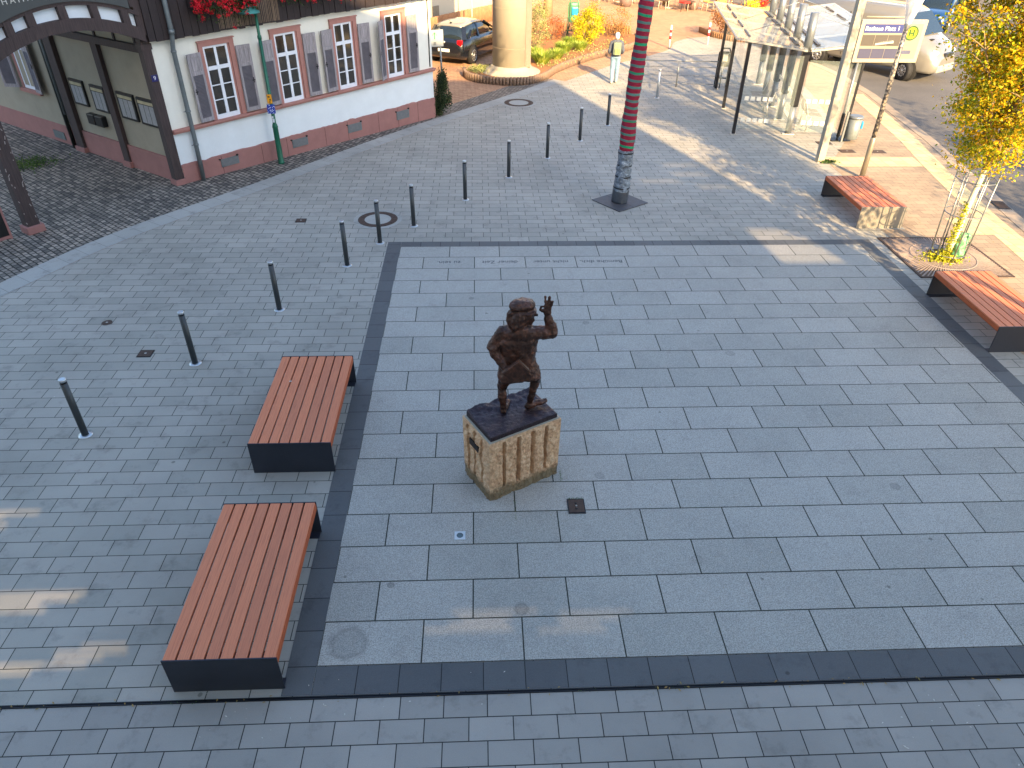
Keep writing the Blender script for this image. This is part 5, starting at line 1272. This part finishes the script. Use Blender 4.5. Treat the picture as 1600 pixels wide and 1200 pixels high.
hb_ = bush('hedge_shrub', 'low brown and dark hedge shrub under the left corner of the shelter roof', 13.4, 23.1, .1, 1.0, 1.3, 3200, leafmat('brown_hedge', [(.2, srgb(74, 50, 30)), (.5, srgb(140, 92, 48)), (.85, srgb(180, 116, 60))]), .07)
bush('corner_shrub', 'dark green shrub growing at the far corner of the white house', .42, 9.80, 0, .30, 1.25, 9000, dg_, .05)
def clump(x, y, s, n, label):
    V = []; F = []
    for _ in range(n):
        a = random.uniform(0, 2*PI); r0 = random.random()*s*.35; L = s*random.uniform(.6, 1.2); lean = random.uniform(.3, 1.1); wd = .014
        p = Vector((math.cos(a)*r0, math.sin(a)*r0, 0)); d = Vector((math.cos(a+random.gauss(0, .4))*lean, math.sin(a+random.gauss(0, .4))*lean, 1)).normalized(); sd = Vector((-d.y, d.x, 0)).normalized()*wd
        i = len(V); q1 = p+d*L*.5; q2 = p+d*L*.85+Vector((d.x, d.y, -.35))*L*.25
        V += [p-sd, p+sd, q1+sd, q1-sd, q2]; F += [(i, i+1, i+2, i+3), (i+3, i+2, i+4)]
    me = bpy.data.meshes.new('grass_clump'); me.from_pydata([tuple(v) for v in V], [], F); o = link('grass_clump', me, leafmat('spiky_green', [(.2, srgb(96, 126, 40)), (.5, srgb(150, 172, 60)), (.85, srgb(206, 206, 110))])); o.location = (x, y, .19)
    return tag(o, label, 'plant', 'spiky grass clumps in the flower bed')
for i, (x, y, s, lb) in enumerate([(4.1, 16.4, .62, 'largest spiky grass clump, right beside the pillar foot'), (4.75, 17.3, .5, 'spiky grass clump second from the pillar'), (5.15, 18.5, .55, 'spiky grass clump in the middle of the bed front'), (5.9, 19.0, .5, 'spiky grass clump before the yellow shrub'), (3.9, 17.6, .5, 'spiky grass clump tucked behind the pillar edge'), (5.6, 19.9, .5, 'spiky grass clump left of the yellow shrub')]):
    clump(x, y, s, 520, lb)
q = [(1.7+random.gauss(0, .22), 15.2+random.gauss(0, .3), .2+random.random()*.1) for _ in range(900)] + [(x, y, .2+random.random()*.08) for x, y in [(3.9+random.random()*4.2, 15.6+random.random()*6) for _ in range(2600)] if y < 14.6+1.25*(x-4.1)+2.4 and y > 14.9+1.25*(x-4.1)-.0]
o = leaves('ground_cover', q, .06, sg); tag(o, 'patchy ground cover plants in the flower bed', 'ground cover', kind='stuff')
e = empty('green_stool_bin', 'green rounded bin with blue front standing behind the flower bed shrubs', 'waste bin', (6.25, 24.9, 0))
mgb = mat('mint_green_metal', srgb(70, 128, 92), .5, .1, .15)
MB().box((0, 0, .75), (.42, .3, .95), None, .12).build('bin_body', mgb, e); MB().box((.04, -.17, .85), (.3, .06, .34), None, .04).build('blue_flap', MATS['cyan_blue_plastic'], e)
MB().tube([(-.25, 0, 0), (-.25, 0, .5), (-.25, 0, 1.1), (-.12, 0, 1.42), (.12, 0, 1.42), (.25, 0, 1.1), (.25, 0, 0)], .03, 8).build('frame', mgb, e)
e = empty('green_trestle', 'small dark green metal trestle among the shrubs left of the bin', 'trestle', (5.75, 21.9, .19), .4)
MB().tube([(-.25, -.2, 0), (-.1, 0, .8), (.05, .2, 0)], .018, 6).tube([(.25, -.2, 0), (.1, 0, .8), (-.05, .2, 0)], .018, 6).tube([(-.28, -.1, .3), (.28, -.1, .3)], .015, 6).tube([(-.4, 0, .8), (.3, 0, .8)], .015, 6).build('rods', mat('dark_green_metal', srgb(50, 96, 66), .5), e)
# sign by the house corner
e = empty('direction_sign', 'small white sign with green arrow on a grey post at the far house corner', 'sign', (.45, 10.5, 0), .35)
MB().tube([(.06, .06, 0), (.02, .05, 2.35)], .028, 8).build('post', m_gp, e)
MB().lohi((-.32, 0, 1.85), (.12, .03, 2.32), .004).build('panel', mat('sign_grey', srgb(150, 156, 156), .6, 0, .06), e)
mgr = mat('arrow_green', srgb(20, 128, 84), .5)
MB().lohi((-.175, -.006, 2.06), (-.145, 0, 2.24)).bar((-.16, -.003, 2.26), (-.24, -.003, 2.16), .006, .03, (0, 1, 0)).bar((-.16, -.003, 2.26), (-.08, -.003, 2.16), .006, .03, (0, 1, 0)).build('arrow', mgr, e)
MB().lohi((-.2, -.006, 1.9), (-.12, 0, 1.99)).build('pictogram', m_gp, e)
MB().box((.06, .02, 1.0), (.12, .06, .2), None, .02).build('small_box', m_gp, e)
# ------------------------------------------------------------------ far buildings and cafe
m_wh2 = mat('bright_white_wall', srgb(174, 168, 152), .9, 0, .05, 2)
m_stb = brickmat('grey_stone_base', srgb(130, 122, 106), srgb(150, 140, 120), srgb(90, 84, 72), .5, .3, .01, rotxz=True)
wbz = math.atan2(28.75-24.84, 2.35+.44)
wb_ = empty('white_building', 'sunlit white building with grey stone base at the top left of the square', 'building', (-.44, 24.84, 0), wbz)
MB().lohi((-9, 0.05, .0), (9.5, 7, 7)).build('wall', m_wh2, wb_)
MB().lohi((-9, 0, 0), (9.5, .1, .5)).build('stone_base', m_stb, wb_)
MB().lohi((-.1, -.01, .0), (.35, .06, 1.0)).lohi((-.1, -.02, .0), (.35, .02, .4)).build('grey_hatch', mat('dark_hatch', srgb(120, 112, 96), .8), wb_)
MB().lohi((-9, -.3, 6.9), (9.8, 7.3, 7.15)).lohi((-8.5, 1, 7.15), (9.2, 6, 9)).build('roof', m_roof, wb_)
o = MB().lohi((3.0, -.2, 1.75), (6.5, -.03, 2.6), .03).build('sign_box', mat('sign_box_frame', srgb(150, 140, 110), .5), wb_)
MB().lohi((3.1, -.215, 1.83), (6.4, -.2, 2.52)).build('sign_face', mat('cream_sign_face', srgb(236, 222, 160), .6), o)
for x in (-6.5, -4, 7.3): 
    o = MB().lohi((x, .0, 1.2), (x+1.1, .07, 2.6)).build('window', m_wf, wb_); MB().lohi((x+.08, -.01, 1.28), (x+1.02, .001, 2.52)).build('pane', m_pane, o)
e = empty('thin_flag_pole', 'thin pale pole in front of the far white building above the black car', 'pole', (1.35, 24.0, 0))
MB().tube([(0, 0, 0), (0, 0, 4.5)], .03, 8).build('pole_shaft', mat('post_white', (1, 1, 1)), e); MB().tube([(0, 0, 0), (0, 0, .7)], .036, 8).build('green_foot', mgb, e)
e = empty('far_tree', 'tan tree trunk standing beyond the flower bed at the top edge', 'tree', (5.35, 29.0, 0))
MB().tube([(0, 0, 0), (.03, 0, 1.2), (0, 0, 4)], [.26, .21, .18], 12).build('trunk', m_tan, e)
leaves('crown', [(random.gauss(0, 1.2), random.gauss(0, 1.2), 5+random.gauss(0, .8)) for _ in range(3000)], .16, m_aut, e)
e = empty('far_tree', 'second trunk standing by the cafe terrace near the striped trunk at the top edge', 'tree', (12.7, 33.5, 0))
MB().tube([(0, 0, 0), (.03, 0, 1.2), (0, 0, 4)], [.2, .17, .15], 12).build('trunk', m_tan, e)
leaves('crown', [(random.gauss(0, 1.5), random.gauss(0, 1.5), 5.4+random.gauss(0, .8)) for _ in range(3000)], .16, m_aut, e)
# cafe terrace
m_ch = mat('pale_chair', srgb(206, 196, 172), .6, .2); m_ctan = mat('wicker_tan', srgb(190, 142, 84), .8, 0, .2, 20); m_cdk = mat('dark_wicker', srgb(74, 58, 48), .8, 0, .2, 20)
def chairproto(mt, lb):
    e = empty('cafe_chair', lb, 'chair', (0, 0, 0), 0, 'chairs on the cafe terrace')
    MB().box((0, 0, .45), (.44, .44, .04), None, .01).build('seat', mt, e); MB().box((0, .21, .68), (.42, .04, .42), Matrix.Rotation(-.12, 3, 'X'), .01).build('backrest', mt, e)
    m = MB()
    for sx in (-1, 1):
        for sy in (-1, 1): MB().tube([(sx*.19, sy*.19, .45), (sx*.23, sy*.23, 0)], .014, 6).build('leg', m_ch, e)
    return e
ch = chairproto(m_ctan, 'tan wicker chair at the right end of the cafe terrace'); ch.location = (14.6, 31.3, 0); ch.rotation_euler = (0, 0, .4)
cd2 = chairproto(m_cdk, 'dark chair on the cafe terrace, farthest left'); cd2.location = (8.9, 34.3, 0); cd2.rotation_euler = (0, 0, 2.1)
spots = [(9.7, 33.9, .5, 1, 'dark chair second from the left on the terrace'), (10.6, 33.6, 2.6, 1, 'dark chair left of the striped trunk top'), (11.4, 33.2, 1.2, 1, 'dark chair behind the striped trunk top'), (12.2, 31.8, -.6, 1, 'dark chair just right of the striped trunk top'), (13.0, 32.6, 2.0, 1, 'dark chair beside the grey planter pot'), (13.6, 31.4, .2, 1, 'dark chair nearest the red seat back'), (15.3, 31.5, 1.6, 0, 'tan chair left of the shelter corner'), (15.1, 30.2, 2.8, 0, 'tan chair nearest the brown hedge'), (15.9, 32.6, .9, 0, 'tan chair behind the hedge'), (17.0, 31.0, .3, 0, 'tan chair seen above the shelter roof'), (14.2, 33.2, 2.2, 1, 'dark chair in the back row right'), (17.9, 33.0, 2.4, 0, 'tan chair farthest right above the shelter roof')]
for x, y, a, k, lb in spots: dup(cd2 if k else ch, (x, y, 0), a, lb)
tb0 = empty('cafe_table', 'small round cafe table between the dark chairs left of the striped trunk', 'table', (10.1, 34.5, 0), 0, 'tables on the cafe terrace')
MB().lathe([(.4, .71), (.4, .74)], (0, 0, 0), 20).build('table_top', m_ch, tb0); MB().lathe([(.25, 0), (.24, .03), (.03, .05), (.03, .71)], (0, 0, 0), 14).build('pedestal', m_ch, tb0)
for x, y, lb in ((12.6, 32.3, 'round cafe table right of the striped trunk'), (15.9, 31.2, 'round cafe table between the tan chairs'), (14.3, 32.3, 'round cafe table behind the planter pots'), (17.6, 32.0, 'round cafe table above the shelter roof')): dup(tb0, (x, y, 0), 0, lb)
pt = empty('planter_pot', 'grey round planter pot on the terrace left of the striped trunk', 'planter', (10.2, 32.8, 0), 0, 'grey planter pots')
MB().lathe([(.3, 0), (.38, .55), (.34, .55), (.3, .5)], (0, 0, 0), 18).build('pot', mat('grey_brown_pot', srgb(116, 96, 88), .8), pt)
dup(pt, (13.9, 31.9, 0), 0, 'grey round planter pot on the terrace right of the red seat')
e = empty('red_chair', 'red upholstered seat back among the terrace chairs right of the striped trunk', 'chair', (13.2, 31.1, 0), .5)
MB().box((0, 0, .45), (.46, .46, .08), None, .02).build('seat', mat('red_fabric', srgb(196, 44, 34), .8), e); MB().box((0, .22, .75), (.44, .07, .5), None, .03).build('backrest', MATS['red_fabric'], e)
for sx in (-1, 1): MB().tube([(sx*.18, 0, .42), (sx*.2, 0, 0)], .02, 6).build('leg', m_blk, e)
e = empty('flower_stand', 'yellow and red flowers in a planter above the shelter roof edge', 'flower planter', (16.5, 28.6, 0), .3)
MB().box((0, 0, .3), (1.4, .5, .6), None, .02).build('planter_box', m_ctan, e)
leaves('yellow_flowers', [(random.gauss(-.3, .18), random.gauss(0, .15), .72+random.gauss(0, .1)) for _ in range(420)], .1, mat('yellow_petals', srgb(232, 200, 40), .6), e)
leaves('red_flowers', [(random.gauss(.25, .14), random.gauss(0, .15), .75+random.gauss(0, .12)) for _ in range(360)], .1, mat('orange_red_petals', srgb(226, 62, 40), .6), e)
leaves('foliage', [(random.gauss(.4, .3), random.gauss(.1, .15), .9+random.gauss(0, .15)) for _ in range(500)], .1, dg_, e)
# far background wall that closes the square
fb = empty('far_building', 'tan building closing the far side of the square, above the picture', 'building', (12, 46, 0))
MB().lohi((-22, 0, 0), (30, 6, 9)).build('wall', mat('tan_wall', srgb(196, 170, 130), .9, 0, .1, 1), fb)
for k in range(9):
    o = MB().lohi((-20+5*k, -.05, 1.0), (-18.5+5*k, 0.01, 2.8)).build('window', m_wf, fb); MB().lohi((-19.9+5*k, -.06, 1.1), (-18.6+5*k, -.049, 2.7)).build('pane', m_pane, o)
# ------------------------------------------------------------------ walking man
def person():
    e = empty('person', 'white haired man in grey shirt and jeans with a grey green backpack, walking away', 'person', (6.56, 14.05, .004), -.05)
    b = MB()
    b.hull([((0, 0, 1.58), (.078, .095, .115))]); b.hull([((0, .02, 1.52), (.06, .07, .06)), ((0, .01, 1.42), .055)]); b.hull([((0, .1, 1.57), .018), ((0, .085, 1.6), .012)])
    b.hull([((0, 0, 1.43), .055), ((0, 0, 1.36), .06)]); b.hull([((-.16, 0, 1.34), .055), ((.16, 0, 1.34), .055), ((0, 0, 1.1), (.13, .09, .1))]); b.hull([((0, 0, 1.1), (.13, .09, .1)), ((0, 0, .92), (.15, .1, .1))])
    for s in (-1, 1):
        b.hull([((s*.078, 0, 1.58), (.012, .02, .03))])
        b.hull([((s*.19, 0, 1.34), .05), ((s*.235, -.01, 1.1), .038)]); b.hull([((s*.235, -.01, 1.1), .038), ((s*.2, .12, .93), .028)])
        b.hull([((s*.2, .12, .93), .028), ((s*.185, .17, .89), (.022, .03, .03))])
        for f in range(4): b.hull([((s*.185+(f-1.5)*.004, .17+.0, .905-.016*f), .009), ((s*.165+(f-1.5)*.004, .225-.004*f, .89-.018*f), .008)])
        b.hull([((s*.165, .17, .91), .01), ((s*.14, .205, .915), .009)])
    b.hull([((-.085, 0, .9), .09), ((-.09, .03, .5), .062)]); b.hull([((-.09, .03, .5), .06), ((-.09, -.07, .1), .042)]); b.hull([((.085, 0, .9), .09), ((.085, .02, .5), .062)]); b.hull([((.085, .02, .5), .06), ((.09, .06, .1), .042)])
    b.hull([((-.09, -.09, .05), (.04, .05, .04)), ((-.095, .06, .035), (.042, .06, .03))]); b.hull([((.09, .04, .05), (.04, .05, .04)), ((.1, .2, .035), (.042, .06, .03))])
    blob(b, 'body', mat('skin', srgb(196, 142, 112), .6, 0, .08), e, .012, 2)
    h = MB(); h.hull([((0, -.012, 1.61), (.086, .1, .098))]); h.hull([((0, -.05, 1.56), (.078, .06, .08))]); blob(h, 'hair', mat('white_hair', srgb(222, 218, 206), .9, 0, .1, 30), e, .012, 1, .004, 40)
    t = MB(); t.hull([((0, 0, 1.42), .07), ((-.16, 0, 1.36), .072), ((.16, 0, 1.36), .072), ((0, 0, 1.12), (.175, .125, .1))]); t.hull([((0, 0, 1.12), (.175, .125, .1)), ((0, 0, .93), (.18, .13, .06))])
    for s in (-1, 1): t.hull([((s*.18, 0, 1.35), .07), ((s*.245, -.01, 1.1), .055)]); t.hull([((s*.245, -.01, 1.1), .055), ((s*.235, .04, 1.02), .048)])
    blob(t, 'shirt', mat('slate_shirt', srgb(78, 84, 98), .9, 0, .15, 12), e, .014, 2, .006, 14)
    j = MB(); j.hull([((0, 0, .98), (.165, .12, .05)), ((0, 0, .88), (.175, .125, .06))])
    j.hull([((-.085, 0, .88), .1), ((-.09, .03, .5), .08)]); j.hull([((-.09, .03, .5), .08), ((-.09, -.07, .1), .066)]); j.hull([((.085, 0, .88), .1), ((.085, .02, .5), .08)]); j.hull([((.085, .02, .5), .08), ((.09, .06, .1), .066)])
    blob(j, 'jeans', mat('light_blue_jeans', srgb(112, 140, 164), .9, 0, .2, 9), e, .014, 2, .007, 12)
    for s, y in ((-1, -.02), (1, .11)):
        q = MB(); q.hull([((s*.092, y-.07, .05), (.048, .055, .05)), ((s*.097, y+.09, .035), (.048, .06, .032))]); blob(q, 'shoe', mat('pale_shoe', srgb(170, 168, 160), .8), e, .012, 1)
    p = MB(); p.box((0, -.19, 1.2), (.28, .15, .42), None, .05); p.box((0, -.275, 1.1), (.2, .05, .2), None, .02); pk = p.build('backpack', mat('grey_backpack', srgb(112, 122, 104), .8, 0, .15, 14), e)
    m = MB()
    for x in (-.06, .0, .06): m.box((x, -.302, 1.12), (.022, .006, .17), None)
    m.build('green_stripes', mat('lime_stripe', srgb(150, 200, 50), .6), pk)
    m = MB()
    for s in (-1, 1): m.tube([(s*.1, -.13, 1.38), (s*.12, 0, 1.43), (s*.12, .1, 1.3)], .02, 6)
    m.build('strap', mat('strap_grey', srgb(70, 76, 72), .8), pk)
person()
